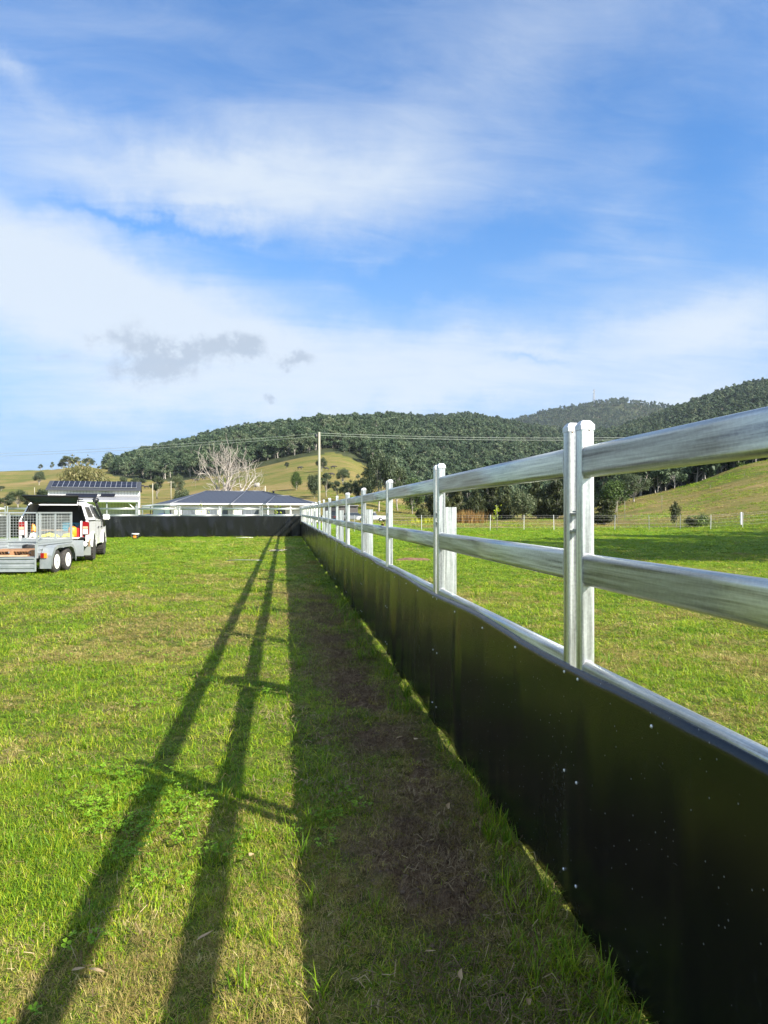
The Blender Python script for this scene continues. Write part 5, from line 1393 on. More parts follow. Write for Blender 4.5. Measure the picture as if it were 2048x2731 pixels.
# ------------------------------------------------------------------ the ute
def ute():
    # tail at camera depth 21; local +y forwards, x to the right
    zc = 21.0; xr = (235-1024)/FPX*zc; h = R(16)            # heading turned left of the camera's forward
    # tail right corner (local x=.93) sits at xr
    cx, cz = xr-.93*math.cos(h), zc-.93*math.sin(h)
    X = cx*math.cos(PSI)+cz*math.sin(PSI); Y = -cx*math.sin(PSI)+cz*math.cos(PSI)
    o = empty('utility_truck', (X, Y, -.02), -PSI+h, 'white lifted utility truck with a canopy whose rear hatch stands open', 'truck')
    W = .93
    def arch(cy, rad, a0=0, a1=180, n=12): return [(cy+rad*math.cos(R(a0+(a1-a0)*i/n)), .40+rad*math.sin(R(a0+(a1-a0)*i/n))) for i in range(n+1)]
    low = [(.02, .66), (.02, 1.28), (3.95, 1.20), (4.7, 1.13), (5.12, 1.02), (5.22, .80), (5.18, .50)]
    low += [(5.0, .46)]+[(y, z) for y, z in arch(4.35, .50)][0:]+[(1.25+.52, .46)]
    low = [p for p in low]
    # polygon: over the top, down the nose, then arches read front to back
    poly = [(.02, .66), (.02, 1.28), (3.95, 1.20), (4.7, 1.13), (5.12, 1.02), (5.22, .80), (5.18, .50), (4.90, .46)]
    poly += arch(4.35, .50, 8, 172)+[(3.75, .50), (1.85, .50)]+arch(1.25, .50, 8, 172)+[(.62, .58)]
    for s in (-1, 1):
        mb = MB(); mb.prism(poly, 'x', s*W if s < 0 else W-.07, s*(W-.07) if s < 0 else W); q = mb.build('side_panel', M['white'], o)
        # flares
        for cy in (1.25, 4.35):
            fl = MB(); pts = [(s*(W+.02), cy+.50*math.cos(R(a)), .40+.50*math.sin(R(a))) for a in range(4, 177, 12)]; fl.tube(pts, .030, 6); fl.build('wheel_flare', M['white'], q)
        # crease and door gaps
        for yy in (1.98, 2.85, 3.75):
            g = MB(); g.box(s*(W+.001)-.003, s*(W+.001)+.003, yy-.007, yy+.007, .56, 1.19); g.build('door_gap', M['frame'], q)
        for yy in (2.62, 3.5):
            g = MB(); g.box(s*(W+.02)-.015, s*(W+.02)+.015, yy-.10, yy+.10, 1.02, 1.06); g.build('door_handle', M['black'], q)
    # cab greenhouse
    def shell(y0b, y0t, y1t, y1b, zb, zt, inset, name, m, parent):
        mb = MB(); i = inset
        v = [(-W+.01, y0b, zb), (W-.01, y0b, zb), (W-.01, y1b, zb-.07), (-W+.01, y1b, zb-.07), (-W+i, y0t, zt), (W-i, y0t, zt), (W-i, y1t, zt-.02), (-W+i, y1t, zt-.02)]
        mb.add(v, [(0, 1, 5, 4), (1, 2, 6, 5), (2, 3, 7, 6), (3, 0, 4, 7), (4, 5, 6, 7), (3, 2, 1, 0)]); return mb.build(name, m, parent, bevel=.03)
    cab = shell(1.86, 1.98, 3.15, 3.98, 1.275, 1.80, .20, 'cab', M['white'], o)
    hood = MB(); hood.add([(-W+.06, 3.9, 1.17), (W-.06, 3.9, 1.17), (W-.06, 5.1, 1.0), (-W+.06, 5.1, 1.0), (-W+.25, 3.9, 1.24), (W-.25, 3.9, 1.24), (W-.3, 4.9, 1.12), (-W+.3, 4.9, 1.12)],
                          [(0, 1, 5, 4), (1, 2, 6, 5), (2, 3, 7, 6), (3, 0, 4, 7), (4, 5, 6, 7), (3, 2, 1, 0)]); hood.build('bonnet', M['white'], o)
    def sidewin(y0b, y1b, y0t, y1t, zb, zt, s, inset, parent, zoff=.004):
        def X_(z): return s*(W-.01-(inset-.01)*(z-1.275)/(1.80-1.275)+zoff)
        mb = MB(); v = [(X_(zb), y0b, zb), (X_(zb), y1b, zb), (X_(zt), y1t, zt), (X_(zt), y0t, zt)]; v += [(x-s*.01, y, z) for x, y, z in v]
        mb.add(v, [(0, 1, 2, 3), (7, 6, 5, 4), (0, 4, 5, 1), (1, 5, 6, 2), (2, 6, 7, 3), (3, 7, 4, 0)]); return mb.build('side_window', M['glass'], parent)
    for s in (-1, 1):
        sidewin(2.02, 2.72, 2.10, 2.68, 1.32, 1.70, s, .20, cab); sidewin(2.80, 3.72, 2.76, 3.22, 1.30, 1.70, s, .20, cab)
    # canopy: sides, roof, hollow inside
    cp = []
    for s in (-1, 1):
        mb = MB(); xo, xt = s*(W-.01), s*(W-.19); t = -s*.05
        v = [(xo, .04, 1.29), (xo, 1.80, 1.285), (xt, 1.80, 1.78), (xt, .30, 1.76)]; v += [(x+t, y, z) for x, y, z in v]
        mb.add(v, [(0, 1, 2, 3), (7, 6, 5, 4), (0, 4, 5, 1), (1, 5, 6, 2), (2, 6, 7, 3), (3, 7, 4, 0)]); q = mb.build('canopy_side', M['white'], o)
        def X_(z): return s*(W-.01-.18*(z-1.29)/.49+.004)
        w = MB(); v = [(X_(1.37), .38, 1.37), (X_(1.37), 1.62, 1.37), (X_(1.69), 1.55, 1.69), (X_(1.69), .52, 1.69)]; v += [(x-s*.012, y, z) for x, y, z in v]
        w.add(v, [(0, 1, 2, 3), (7, 6, 5, 4), (0, 4, 5, 1), (1, 5, 6, 2), (2, 6, 7, 3), (3, 7, 4, 0)]); w.build('side_window', M['glass'], q)
        tr = MB(); tr.box(s*(W+.003)-.008, s*(W+.003)+.008, .03, 1.8, 1.262, 1.292); tr.build('belt_trim', M['black'], q)
        # dark seal framing the opening
        sl = MB(); sl.tube([(s*(W-.075), .035, 1.30), (s*(W-.225), .28, 1.72)], .018, 6); sl.build('opening_seal', M['black'], q)
    rf = MB(); rf.add([(-W+.19, .28, 1.765), (W-.19, .28, 1.765), (W-.19, 1.80, 1.785), (-W+.19, 1.80, 1.785), (-W+.27, .34, 1.83), (W-.27, .34, 1.83), (W-.27, 1.76, 1.86), (-W+.27, 1.76, 1.86)],
                      [(0, 1, 5, 4), (1, 2, 6, 5), (2, 3, 7, 6), (3, 0, 4, 7), (4, 5, 6, 7), (3, 2, 1, 0)]); rf.build('canopy_roof', M['white'], o, bevel=.02)
    for y in (.7, 1.35):
        b = MB(); b.box(-.62, .62, y-.04, y+.04, 1.90, 1.935); b.build('roof_bar', M['black'], o)
    b = MB(); b.box(-.5, .5, 2.1, 2.9, 1.86, 1.90); b.build('roof_tray', M['black'], o)
    fl = MB(); fl.box(-W+.072, W-.072, .03, 1.84, .76, .80); fl.build('load_floor', M['frame'], o)
    hb = MB(); hb.box(-W+.072, W-.072, 1.80, 1.845, .80, 1.75); hb.build('headboard', M['frame'], o)
    for s in (-1, 1):
        ln = MB(); ln.box(s*(W-.071)-.02 if s < 0 else W-.111, s*(W-.071)+.02 if s < 0 else W-.0715, .05, 1.79, .801, 1.27) if False else ln.box(min(s*(W-.0715), s*(W-.12)), max(s*(W-.0715), s*(W-.12)), .10, 1.79, .801, 1.28); ln.build('tub_liner', M['frame'], o)
    # lowered tailgate, bumper
    tg = MB(); tg.box(-.72, .72, -.50, -.01, .755, .80); t_ = tg.build('tailgate', M['white'], o, bevel=.012)
    ti = MB(); ti.box(-.68, .68, -.47, -.03, .8005, .812); ti.build('tailgate_liner', M['frame'], t_)
    bp = MB(); bp.box(-.90, .90, -.06, .20, .52, .66); bp.build('bumper', M['white'], o, bevel=.03)
    st = MB(); st.box(-.42, .42, -.12, -.061, .56, .64); st.build('step', M['black'], o)
    tb = MB(); tb.tube([(0, -.34, .50), (0, 0.0, .50), (0, .3, .52)], .035, 8); tb.build('tow_bar', M['steel'], o)
    mdp = MB(); mdp.prism([(.06, .50), (.30, .50), (.62, .72), (.45, .74), (.06, .60)], 'x', W+.002, W+.012); mdp.build('mud_stain', M['mud'], o)
    un = MB(); un.box(-.6, .6, .3, 4.9, .44, .70); un.build('chassis', M['black'], o)
    # lights
    for s in (-1, 1):
        l = MB(); l.box(min(s*.765, s*.945), max(s*.765, s*.945), -.012, .16, .86, 1.25); lg = l.build('tail_light', M['red'], o, bevel=.02)
        c = MB(); c.box(min(s*.79, s*.925), max(s*.79, s*.925), -.020, -.0125, 1.04, 1.11); c.build('indicator_lens', M['amberpale'], lg)
        c = MB(); c.box(min(s*.79, s*.925), max(s*.79, s*.925), -.020, -.0125, .885, 1.02); c.build('reverse_lens', M['clear'], lg)
        p = MB(); p.box(min(s*.72, s*.764), max(s*.72, s*.764), .0, .10, .80, 1.27); p.build('tub_pillar', M['white'], o)
    # mirrors, snorkel
    for s in (-1, 1):
        m_ = MB(); m_.box(min(s*1.0, s*1.22), max(s*1.0, s*1.22), 3.42, 3.55, 1.27, 1.46); q = m_.build('wing_mirror', M['white'], o, bevel=.03)
        g = MB(); g.box(min(s*1.02, s*1.20), max(s*1.02, s*1.20), 3.41, 3.419, 1.29, 1.44); g.build('mirror_glass', M['clear'], q)
        a = MB(); a.tube([(s*.90, 3.5, 1.30), (s*1.01, 3.5, 1.33)], .025, 6); a.build('mirror_arm', M['black'], q)
    sn = MB(); sn.tube([(.97, 4.15, 1.05), (.96, 3.95, 1.25), (.86, 3.45, 1.62), (.80, 3.20, 1.86)], .045, 8); q = sn.build('snorkel', M['black'], o)
    hd = MB(); hd.lathe([(.05, 0), (.10, .02), (.11, .10), (.07, .15)], (.80, 3.18, 1.86), 'z', 12); hd.build('snorkel_head', M['black'], q)
    # hatch: frame and glass, hinged along the canopy roof
    hf = MB(); y0, z0, y1, z1 = .26, 1.80, -.50, 1.985
    def strip(a, b, w): hf.tube([a, b], w, 6)
    A, B, C_, D_ = Vector((-.58, y0, z0)), Vector((.58, y0, z0)), Vector((.72, y1, z1)), Vector((-.72, y1, z1))
    hf.tube([A, B, C_, D_, A], .035, 6, caps=False); q = hf.build('hatch_frame', M['black'], o)
    gl = MB(); n_ = (B-A).cross(D_-A).normalized()*.008
    gl.add([A+n_, B+n_, C_+n_, D_+n_, A-n_, B-n_, C_-n_, D_-n_], [(0, 1, 2, 3), (7, 6, 5, 4), (0, 4, 5, 1), (1, 5, 6, 2), (2, 6, 7, 3), (3, 7, 4, 0)]); gl.build('hatch_glass', M['hatchglass'], q)
    for s in (-1, 1):
        g = MB(); g.tube([(s*.66, .13, 1.55), (s*.70, -.25, 1.93)], .012, 6); g.build('gas_strut', M['black'], q)
    # wheels
    for s in (-1, 1):
        for cy in (1.25, 4.35):
            w = MB(); rr = .40; w.lathe([(.24, -.12), (.36, -.135), (rr, -.10), (rr, .10), (.36, .135), (.24, .12)], (s*(W-.09), cy, rr), 'x', 28); q = w.build('wheel', M['tyre'], o)
            rm = MB(); f = 1 if s > 0 else -1
            rm.lathe([(.235, s*(W-.09)+f*.10), (.235, s*(W-.09)+f*.112), (.07, s*(W-.09)+f*.06), (.06, s*(W-.09)+f*.10), (.01, s*(W-.09)+f*.105)], (0, cy, rr), 'x', 20); rm.build('rim', M['steel'], q)
            for k in range(26):
                a = 2*math.pi*k/26
                b = MB(); mtx = Matrix.Translation((s*(W-.09), cy, rr)) @ Matrix.Rotation(a, 4, 'X')
                b.box(-.118, .118, -.030, .030, rr-.004, rr+.012, mtx)
                if k % 2 == 0: b.box(.1185, .136, -.022, .022, rr-.05, rr+.006, mtx)
                TRD.setdefault((s, cy), MB()).add(b.v, b.f)
            TRD[(s, cy)].build('tread', M['tyre'], q)
        mf = MB(); mf.box(min(s*(W-.28), s*(W+.0)), max(s*(W-.28), s*(W+.0)), .66, .675, .22, .60); mf.build('mud_flap', M['mudflap'], o)
    return o
TRD = {}
M['amberpale'] = mat('pale_amber_lens', (.75, .35, .22), .2)
M['mudflap'] = mat('mud_flap', (.20, .22, .21), .7)
U = ute()
UM = Matrix.Translation(U.location) @ Matrix.Rotation(U.rotation_euler.z, 4, 'Z')
def at_ute(x, y, z): return UM @ Vector((x, y, z))
def cargo(name, mb_mat, loc, label, cat, rz=0, parts=()):
    mb, m = mb_mat; o = mb.build(name, M[m]); o.location = at_ute(*loc); o.rotation_euler = (0, 0, U.rotation_euler.z+rz)
    for nm, b, mm in parts: b.build(nm, M[mm], o)
    return tag(o, label, cat, 'gear in the load bay of the truck')
b = MB(); b.lathe([(.105, 0), (.115, .01), (.115, .24), (.09, .28), (.03, .30)], n=16)
lid = MB(); lid.lathe([(.04, .301), (.04, .33), (.02, .335)], n=12)
cargo('drink_cooler', (b, 'orange'), (.52, -.12, .813), 'bright orange round drink cooler on the open tailgate', 'cooler', parts=[('cap', lid, 'black')])
b = MB(); b.box(-.11, .11, -.16, .16, 0, .26); b2 = MB(); b2.tube([(-.06, 0, .26), (-.06, 0, .31), (.06, 0, .31), (.06, 0, .26)], .012, 6)
cargo('fuel_can', (b, 'redp'), (.70, .22, .802), 'red fuel can right of the orange cooler', 'fuel can', parts=[('handle', b2, 'redp')])
b = MB(); b.box(-.27, .27, -.16, .16, 0, .17); b2 = MB(); b2.box(-.28, .28, -.17, .17, .1705, .24); b3 = MB(); b3.box(-.08, .08, -.185, -.171, .14, .20)
cargo('tool_case', (b, 'blue'), (.42, .75, .97), 'teal tool case stacked in the middle of the load bay', 'tool case', parts=[('lid', b2, 'blue'), ('latch', b3, 'black')])
b = MB(); b.box(-.42, .42, -.25, .25, 0, .165); b2 = MB(); b2.box(-.43, .43, -.26, .26, .1655, .168)
cargo('drawer_box', (b, 'steel'), (.40, .78, .802), 'grey flat drawer box under the teal tool case', 'tool box', parts=[('lid', b2, 'alu')])
r = np.random.default_rng(5)
def heap(sx, sy, sz, seed):
    mb = MB(); n = 16; vs = []
    for j in range(n):
        for i in range(n):
            u, v = i/(n-1)*2-1, j/(n-1)*2-1; q = max(0, 1-u*u*.9-v*v*.9)
            vs.append((u*sx, v*sy, sz*q**.5*(.4+1.1*float(fbm(u*2+seed, v*2+seed*3, 3)))))
    mb.add(vs, [(j*n+i, j*n+i+1, (j+1)*n+i+1, (j+1)*n+i) for j in range(n-1) for i in range(n-1)], True); return mb
cargo('work_glove', (heap(.17, .10, .09, 1), 'yellow'), (.42, -.30, .813), 'yellow rag lying before the orange cooler on the tailgate', 'rag')
cargo('high_vis_vest', (heap(.30, .10, .11, 2), 'yellow'), (-.14, .05, .802), 'crumpled yellow green vest in the middle of the load floor', 'vest')
cargo('yellow_bag', (heap(.07, .07, .15, 3), 'yellow'), (-.56, .02, .802), 'small bright yellow bag at the left side of the load bay', 'bag')
cargo('white_sack', (heap(.11, .09, .12, 4), 'gutter'), (-.50, -.25, .813), 'small white bag on the left of the tailgate', 'bag')
cargo('orange_strap', (heap(.07, .07, .22, 5), 'orange'), (-.60, .35, .95), 'bundle of orange strap at the upper left of the load bay', 'strap')
b = MB(); b.box(-.30, .30, -.25, .25, 0, .14)
cargo('storage_box', (b, 'frame'), (-.45, .50, .802), 'dark storage box under the orange strap bundle', 'box', parts=[('lid', (lambda q: (q.box(-.31, .31, -.26, .26, .1405, .165), q)[1])(MB()), 'black')])
for k, (x, z, a, c) in enumerate([(-.16, .985, .06, 'top'), (-.12, .955, -.05, 'middle'), (-.18, .925, .02, 'bottom')]):
    b = MB(); b.box(-.34, .34, -.05, .05, 0, .025); cargo('timber_length', (b, 'palewood'), (x, .6+.12*k, z), 'short pale timber length, the %s one of three in the load bay' % c, 'timber', a)

# ------------------------------------------------------------------ box trailer with mesh cage
def trailer():
    z0 = 17.1; h = R(5); xr = (97.5-1024)/FPX*z0               # rear right corner of the box
    X = xr*math.cos(PSI)+z0*math.sin(PSI); Y = -xr*math.sin(PSI)+z0*math.cos(PSI)
    o = empty('box_trailer', (X, Y, 0), -PSI+h, 'galvanised tandem box trailer with mesh cage sides behind the white truck', 'trailer')
    L_, W, F, B, T = 2.42, 1.68, .44, .745, 1.515                 # length, width, floor, box rim, cage top
    def ribbed(name, p0, p1, za, zb, parent, out):
        """pressed sheet: thin wall with two horizontal swages"""
        mb = MB(); d = Vector(p1)-Vector(p0); L2 = d.length; d.normalize(); nrm = Vector(out)
        prof = [(za, 0), (za+.05, 0), (za+.07, .02), (za+(zb-za)*.42, .02), (za+(zb-za)*.48, 0), (za+(zb-za)*.55, 0), (za+(zb-za)*.61, .02), (zb-.07, .02), (zb-.05, 0), (zb, 0)]
        v = []
        for q in (Vector(p0), Vector(p1)):
            for z, o_ in prof: v.append((q.x+nrm.x*o_, q.y+nrm.y*o_, z))
        for q in (Vector(p0), Vector(p1)):
            for z, o_ in prof: v.append((q.x+nrm.x*(o_-.004), q.y+nrm.y*(o_-.004), z))
        n = len(prof); fs = [(i, i+1, n+i+1, n+i) for i in range(n-1)]+[(2*n+i, 3*n+i, 3*n+i+1, 2*n+i+1) for i in range(n-1)]
        mb.add(v, fs); return mb.build(name, M['gsheet'], parent)
    # rear is y=0, right side x=0, left x=-W
    fl = MB(); fl.box(-W+.004, -.004, .0, L_, F-.04, F); fl.build('floor', M['steel'], o)
    ribbed('side_sheet', (0, .03, 0), (0, L_-.03, 0), F, B-.04, o, (1, 0, 0)); ribbed('side_sheet', (-W, .03, 0), (-W, L_-.03, 0), F, B-.04, o, (-1, 0, 0))
    ribbed('headboard', (-W+.03, L_-.012, 0), (-.03, L_-.012, 0), F, B-.04, o, (0, -1, 0))
    for x in (-W, 0):
        mb = MB(); mb.box(x-.022, x+.022, .0, L_, B-.04, B+.004); mb.build('rim_rail', M['gtube'], o)
    mb = MB(); mb.box(-W+.023, -.023, L_-.044, L_, B-.04, B+.004); mb.build('rim_rail', M['gtube'], o)
    for x, y in ((0, 0), (-W, 0), (0, L_), (-W, L_)):
        mb = MB(); mb.box(x-.028, x+.028, y-.028, y+.028, F-.04, B+.01); mb.build('corner_post', M['gtube'], o)
    # tailgate hanging down
    tgm = ribbed('tailgate', (-W+.02, -.05, 0), (-.02, -.05, 0), .10, F-.03, o, (0, -1, 0))
    for x in (-W+.01, -.01, -W/2):
        mb = MB(); mb.box(x-.018, x+.018, -.062, -.038, .09, F-.025); mb.build('tailgate_frame', M['gtube'], tgm)
    for z in (.095, F-.035):
        mb = MB(); mb.box(-W+.03, -.03, -.083, -.0625, z-.012, z+.016); mb.build('tailgate_frame', M['gtube'], tgm)
    # cage
    def cage(name, a, b, nposts, gate=False):
        a, b = Vector(a), Vector(b); d = (b-a); L2 = d.length; d.normalize(); nn = Vector((-d.y, d.x, 0)); fr = MB(); s = .019
        q = empty_part(name, o)
        ang_ = math.atan2(d.y, d.x); mt = Matrix.Translation((a.x, a.y, 0)) @ Matrix.Rotation(ang_, 4, 'Z')
        for z in (B+.03, T-.02):
            m_ = MB(); m_.box(0, L2, -s, s, z-s, z+s, mt); q.append(('cage_rail', m_))
        for i in range(nposts):
            x = L2*i/(nposts-1); m_ = MB(); m_.box(max(0, x-s), min(L2, x+s), -s-.001, s+.001, B+.011, T+.0, mt); q.append(('cage_post', m_))
        wm = MB(); wr = .0032
        for i in range(int(L2/.075)+1):
            x = .02+i*.075
            if x < L2-.02: wm.tube([mt @ Vector((x, .022, B+.05)), mt @ Vector((x, .022, T-.04))], wr, 4, caps=False)
        for j in range(int((T-B-.1)/.075)+1):
            z = B+.06+j*.075; wm.tube([mt @ Vector((.01, .0285, z)), mt @ Vector((L2-.01, .0285, z))], wr, 4, caps=False)
        q.append(('wire_mesh', wm))
        main = q[0][1].build('cage_side', M['gtube'], o)
        for nm, m_ in q[1:]: m_.build(nm, M['wiremesh'] if nm == 'wire_mesh' else M['gtube'], main)
    def empty_part(name, o): return []
    cage('right', (0, .02, 0), (0, L_-.02, 0), 3); cage('left', (-W, .02, 0), (-W, L_-.02, 0), 3); cage('front', (-W+.03, L_, 0), (-.03, L_, 0), 3)
    # open rear gate of the cage, swung outwards left
    # wheels and fender
    R_ = .30; ys = (.64, 1.42)
    for s, x in ((1, .16), (-1, -W-.16)):
        for y in ys:
            w = MB(); w.lathe([(.17, -.085), (.265, -.095), (R_, -.07), (R_, .07), (.265, .095), (.17, .085)], (x, y, R_-.02), 'x', 26); q = w.build('wheel', M['tyre'], o)
            f = s
            rm = MB(); rm.lathe([(.185, x+f*.086), (.18, x+f*.092), (.165, x+f*.05), (.09, x+f*.045), (.07, x+f*.072), (.045, x+f*.076)], (0, y, R_-.02), 'x', 20); rr_ = rm.build('rim', M['rim'], q)
            for k in range(5):
                a = k*1.2566; hm = MB(); hm.lathe([(.016, x+f*.0545), (.016, x+f*.057)], (0, y+.125*math.cos(a), R_-.02+.125*math.sin(a)), 'x', 8); hm.build('rim_hole', M['black'], rr_)
            hb = MB(); hb.lathe([(.035, x+f*.0765), (.033, x+f*.10), (.01, x+f*.105)], (0, y, R_-.02), 'x', 10); hb.build('hub_cap', M['steel'], rr_)
        # fender: arched sheet over both wheels
        prof = [(ys[0]-.52, .30), (ys[0]-.48, .50), (ys[0]-.30, .70), (ys[0]-.1, .745), (ys[1]+.1, .745), (ys[1]+.28, .69), (ys[1]+.42, .52), (ys[1]+.46, .34)]
        x0, x1 = (.03, .30) if s > 0 else (-W-.30, -W-.03)
        mb = MB(); v = []
        for y, z in prof: v += [(x0, y, z-.06), (x1, y, z-.06)]
        n = len(prof); v += [(a, b, c-.006) for a, b, c in v]
        fs = [(2*i, 2*i+1, 2*i+3, 2*i+2) for i in range(n-1)]+[(2*n+2*i, 2*n+2*i+2, 2*n+2*i+3, 2*n+2*i+1) for i in range(n-1)]
        mb.add(v, fs); fe = mb.build('fender', M['gsheet'], o)
        # outer lip following the arch
        lp = MB(); v = []; xl = x1 if s > 0 else x0
        for y, z in prof: v += [(xl, y, z-.055), (xl, y+(.05 if y < ys[0] else (-.05 if y > ys[1] else 0)), z-.125)]
        v += [(a+s*.004, b, c) for a, b, c in v]; fs = [(2*i, 2*i+1, 2*i+3, 2*i+2) for i in range(n-1)]+[(2*n+2*i, 2*n+2*i+2, 2*n+2*i+3, 2*n+2*i+1) for i in range(n-1)]
        lp.add(v, fs); lp.build('fender_lip', M['gsheet'], fe)
        bk = MB(); xa, xb = (x0, x1); bk.box(xa, xb, ys[0]-.525, ys[0]-.52, .14, .46); bk.build('fender_rear_plate', M['gsheet'], fe)
        tl = MB(); xt = .06 if s > 0 else -W-.20; tl.box(xt, xt+.08, ys[0]-.56, ys[0]-.5255, .40, .52); q = tl.build('tail_light', M['red'], o)
        ta = MB(); ta.box(xt+.081, xt+.14, ys[0]-.56, ys[0]-.5255, .40, .52); ta.build('indicator_lens', M['amber'], q)
    ax = MB(); ax.box(-W-.05, .05, ys[0]-.03, ys[0]+.03, .26, .32); ax.build('axle', M['steel'], o)
    ax = MB(); ax.box(-W-.05, .05, ys[1]-.03, ys[1]+.03, .26, .32); ax.build('axle', M['steel'], o)
    ch = MB(); ch.box(-W+.1, -.1, .1, L_-.1, F-.10, F-.045); ch.build('chassis', M['steel'], o)
    for s in (0, 1):
        db = MB(); x = -.25 if s else -W+.25; db.tube([(x, L_, F-.08), (-W/2, L_+1.35, .46)], .035, 6); db.build('drawbar', M['gtube'], o)
    fp2 = MB(); fp2.prism([(.0, 0)], 'x', 0, .01) if False else fp2.box(.03, .31, L_+.02, L_+.03, .30, .74); fp2.build('front_guard', M['gtube'], o)
    jw = MB(); jw.tube([(-W/2+.1, L_+.9, .15), (-W/2+.1, L_+.9, .80)], .03, 8); jw.build('jockey_stand', M['steel'], o)
    return o
M['wiremesh'] = mat('wire_mesh', (.45, .48, .46), .45, .4)
TR = trailer(); TMx = Matrix.Translation(TR.location) @ Matrix.Rotation(TR.rotation_euler.z, 4, 'Z')
# spare wheel lying against the headboard, pallets on the floor
w = MB(); w.lathe([(.17, -.09), (.27, -.10), (.31, -.07), (.31, .07), (.27, .10), (.17, .09)], n=26); o = w.build('spare_wheel', M['tyre']); o.location = TMx @ Vector((-.82, 2.02, .55)); o.rotation_euler = (0, 0, TR.rotation_euler.z)
rm = MB(); rm.lathe([(.165, .093), (.14, .060), (.05, .070)], n=20); rm.build('rim', M['rim'], o); tag(o, 'spare wheel lying flat in the front of the trailer box', 'wheel')
def pallet(loc, rz, label, zz, m='orangewood'):
    t = empty('timber_pallet', TMx @ Vector((*loc, zz)), TR.rotation_euler.z+rz, label, 'pallet')
    for i in range(6):
        b = MB(); y = i*.19; b.box(-.55, .55, y, y+.12, .118, .138); b.build('deck_board', M[m], t)
    for x in (-.53, -.045, .44):
        b = MB(); b.box(x, x+.09, 0, 1.07, .021, .117); b.build('bearer', M[m], t)
    for y in (0, .47, .95):
        b = MB(); b.box(-.55, .55, y, y+.12, 0, .02); b.build('base_board', M[m], t)
pallet((-.62, .10), R(4), 'orange brown timber pallet lying on the trailer floor', .443)
b = MB(); b.box(-.5, .5, -.05, .05, 0, .025); o = b.build('timber_plank', M['palewood']); o.location = TMx @ Vector((-.75, .03, .445)); o.rotation_euler = (0, 0, TR.rotation_euler.z+.05); tag(o, 'pale flat plank on the rear lip of the trailer floor', 'plank')

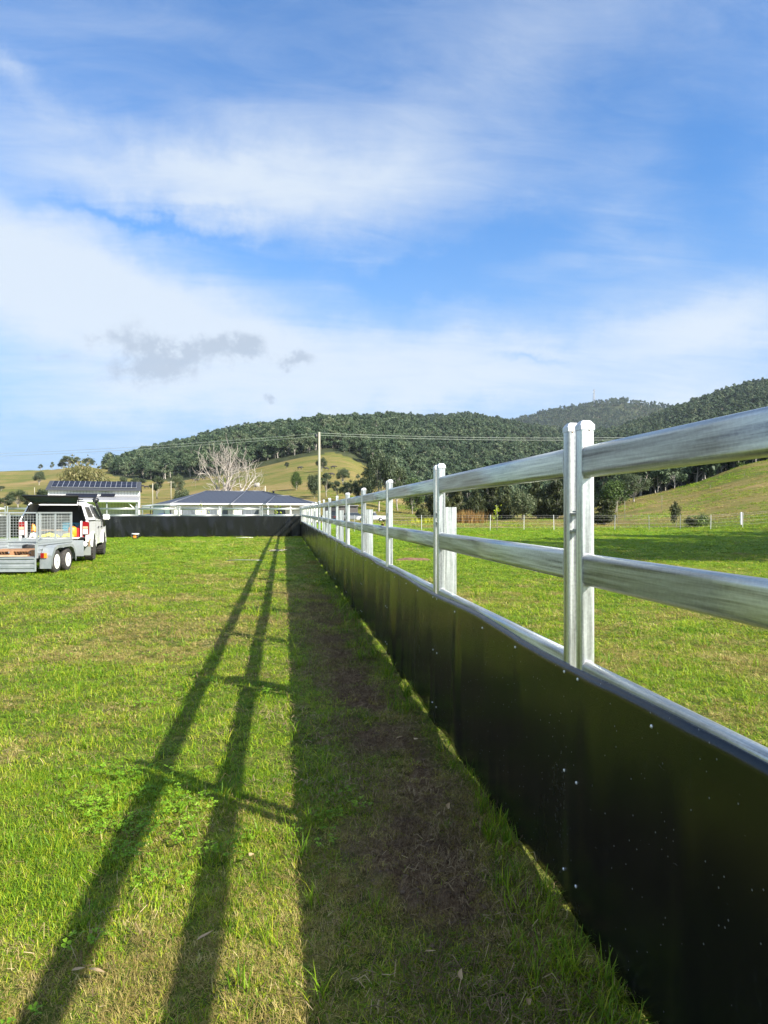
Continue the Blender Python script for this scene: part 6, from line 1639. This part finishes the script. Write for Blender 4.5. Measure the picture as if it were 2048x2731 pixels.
# ------------------------------------------------------------------ blue tractor beyond the far fence
def tractor():
    X, Y = gxy(422, 60); o = empty('tractor', (X, Y, 0), -PSI+R(172), 'blue farm tractor with glazed cab and front loader beyond the far fence', 'tractor'); o.scale = (.88, .88, .88)
    # local +x is the nose
    mb = MB(); mb.prism([(.35, .85), (.35, 1.50), (.9, 1.52), (1.75, 1.40), (1.95, 1.25), (1.95, .80)], 'y', -.33, .33); mb.build('bonnet', M['tblue'], o, bevel=.04)
    mb = MB(); mb.box(-1.0, 1.9, -.25, .25, .55, .84); mb.build('chassis', M['frame'], o)
    cb = MB(); v = [(-.95, -.62, 1.15), (.32, -.62, 1.15), (.32, .62, 1.15), (-.95, .62, 1.15), (-.85, -.56, 2.32), (.18, -.56, 2.32), (.18, .56, 2.32), (-.85, .56, 2.32)]
    cb.add(v, [(0, 1, 5, 4), (1, 2, 6, 5), (2, 3, 7, 6), (3, 0, 4, 7)]); c = cb.build('cab_glass', M['cabglass'], o)
    for a, b in ((0, 4), (1, 5), (2, 6), (3, 7), (0, 1), (1, 2), (2, 3), (3, 0)):
        p = MB(); p.tube([v[a], v[b]], .035, 5); p.build('cab_pillar', M['black'], c)
    rf = MB(); rf.box(-1.0, .40, -.66, .66, 2.33, 2.46); rf.build('cab_roof', M['alu'], o, bevel=.04)
    for s in (-1, 1):
        for (x, r_, w_, nm) in ((-.75, .72, .20, 'rear_wheel'), (1.35, .46, .14, 'front_wheel')):
            w = MB(); w.lathe([(r_*.55, -w_), (r_*.92, -w_), (r_, -w_*.8), (r_, w_*.8), (r_*.92, w_), (r_*.55, w_)], (x, s*.80, r_), 'y', 26); q = w.build(nm, M['tyre'], o)
            rm = MB(); rm.lathe([(r_*.54, s*.80+s*w_*.6), (r_*.1, s*.80+s*w_*.5)], (x, 0, r_), 'y', 18); rm.build('rim', M['gutter'], q)
        fd = MB(); pts = [(-.75+.84*math.cos(a), .72+.84*math.sin(a)) for a in [R(q) for q in range(25, 156, 13)]]; pts2 = [(-.75+.79*math.cos(a), .72+.79*math.sin(a)) for a in [R(q) for q in range(155, 24, -13)]]
        fd.prism(pts+pts2, 'y', min(s*.63, s*1.0), max(s*.63, s*1.0)); fd.build('rear_fender', M['tblue'], o)
        arm = MB(); arm.tube([(.25, s*.5, 1.45), (1.5, s*.5, 1.25), (2.5, s*.5, .55)], .07, 6); arm.build('loader_arm', M['black'], o)
    bk = MB(); bk.prism([(2.45, .2), (2.45, .75), (2.6, .8), (3.05, .15), (2.55, .12)], 'y', -.9, .9); bk.build('loader_bucket', M['steel'], o)
    ex = MB(); ex.tube([(.6, .38, 1.4), (.6, .38, 2.25)], .04, 8); ex.build('exhaust', M['black'], o)
M['cabglass'] = mat('cab_glass', (.10, .14, .13), .08, spec=.8)
tractor()
# open sided shelter behind the tractor
def shelter():
    loc, rz = cframe(376, 66); o = empty('shelter', (loc[0], loc[1], 0), rz, 'low open shelter with pale skillion roof behind the tractor', 'shelter')
    mb = MB(); mb.prism([(0, 2.05), (3.5, 2.2), (3.5, 2.26), (0, 2.11)], 'x', 0, 2.6); mb.build('roof', M['alu'], o)
    for x in (.1, 2.5):
        for y, t in ((.1, 2.05), (3.4, 2.18)):
            p = MB(); p.box(x-.05, x+.05, y-.05, y+.05, 0, t); p.build('post', M['steel'], o)
    b = MB(); b.box(.16, 2.44, .06, .14, 1.92, 2.05); b.build('beam', M['alu'], o)
shelter()

# ------------------------------------------------------------------ air
def haze():
    mb = MB(); mb.box(-2900, 2900, -500, 4200, -8, 620)
    m = bpy.data.materials.new('haze'); m.use_nodes = True; nt = m.node_tree; nt.nodes.clear()
    out = nd(nt, 'ShaderNodeOutputMaterial'); v = nd(nt, 'ShaderNodeVolumePrincipled'); nt.links.new(v.outputs[0], out.inputs['Volume'])
    v.inputs['Color'].default_value = (.72, .84, 1.0, 1); v.inputs['Density'].default_value = .00005; v.inputs['Anisotropy'].default_value = .0
    o = mb.build('haze', m); tag(o, 'thin blue air haze over the valley', 'haze', kind='stuff')
haze()
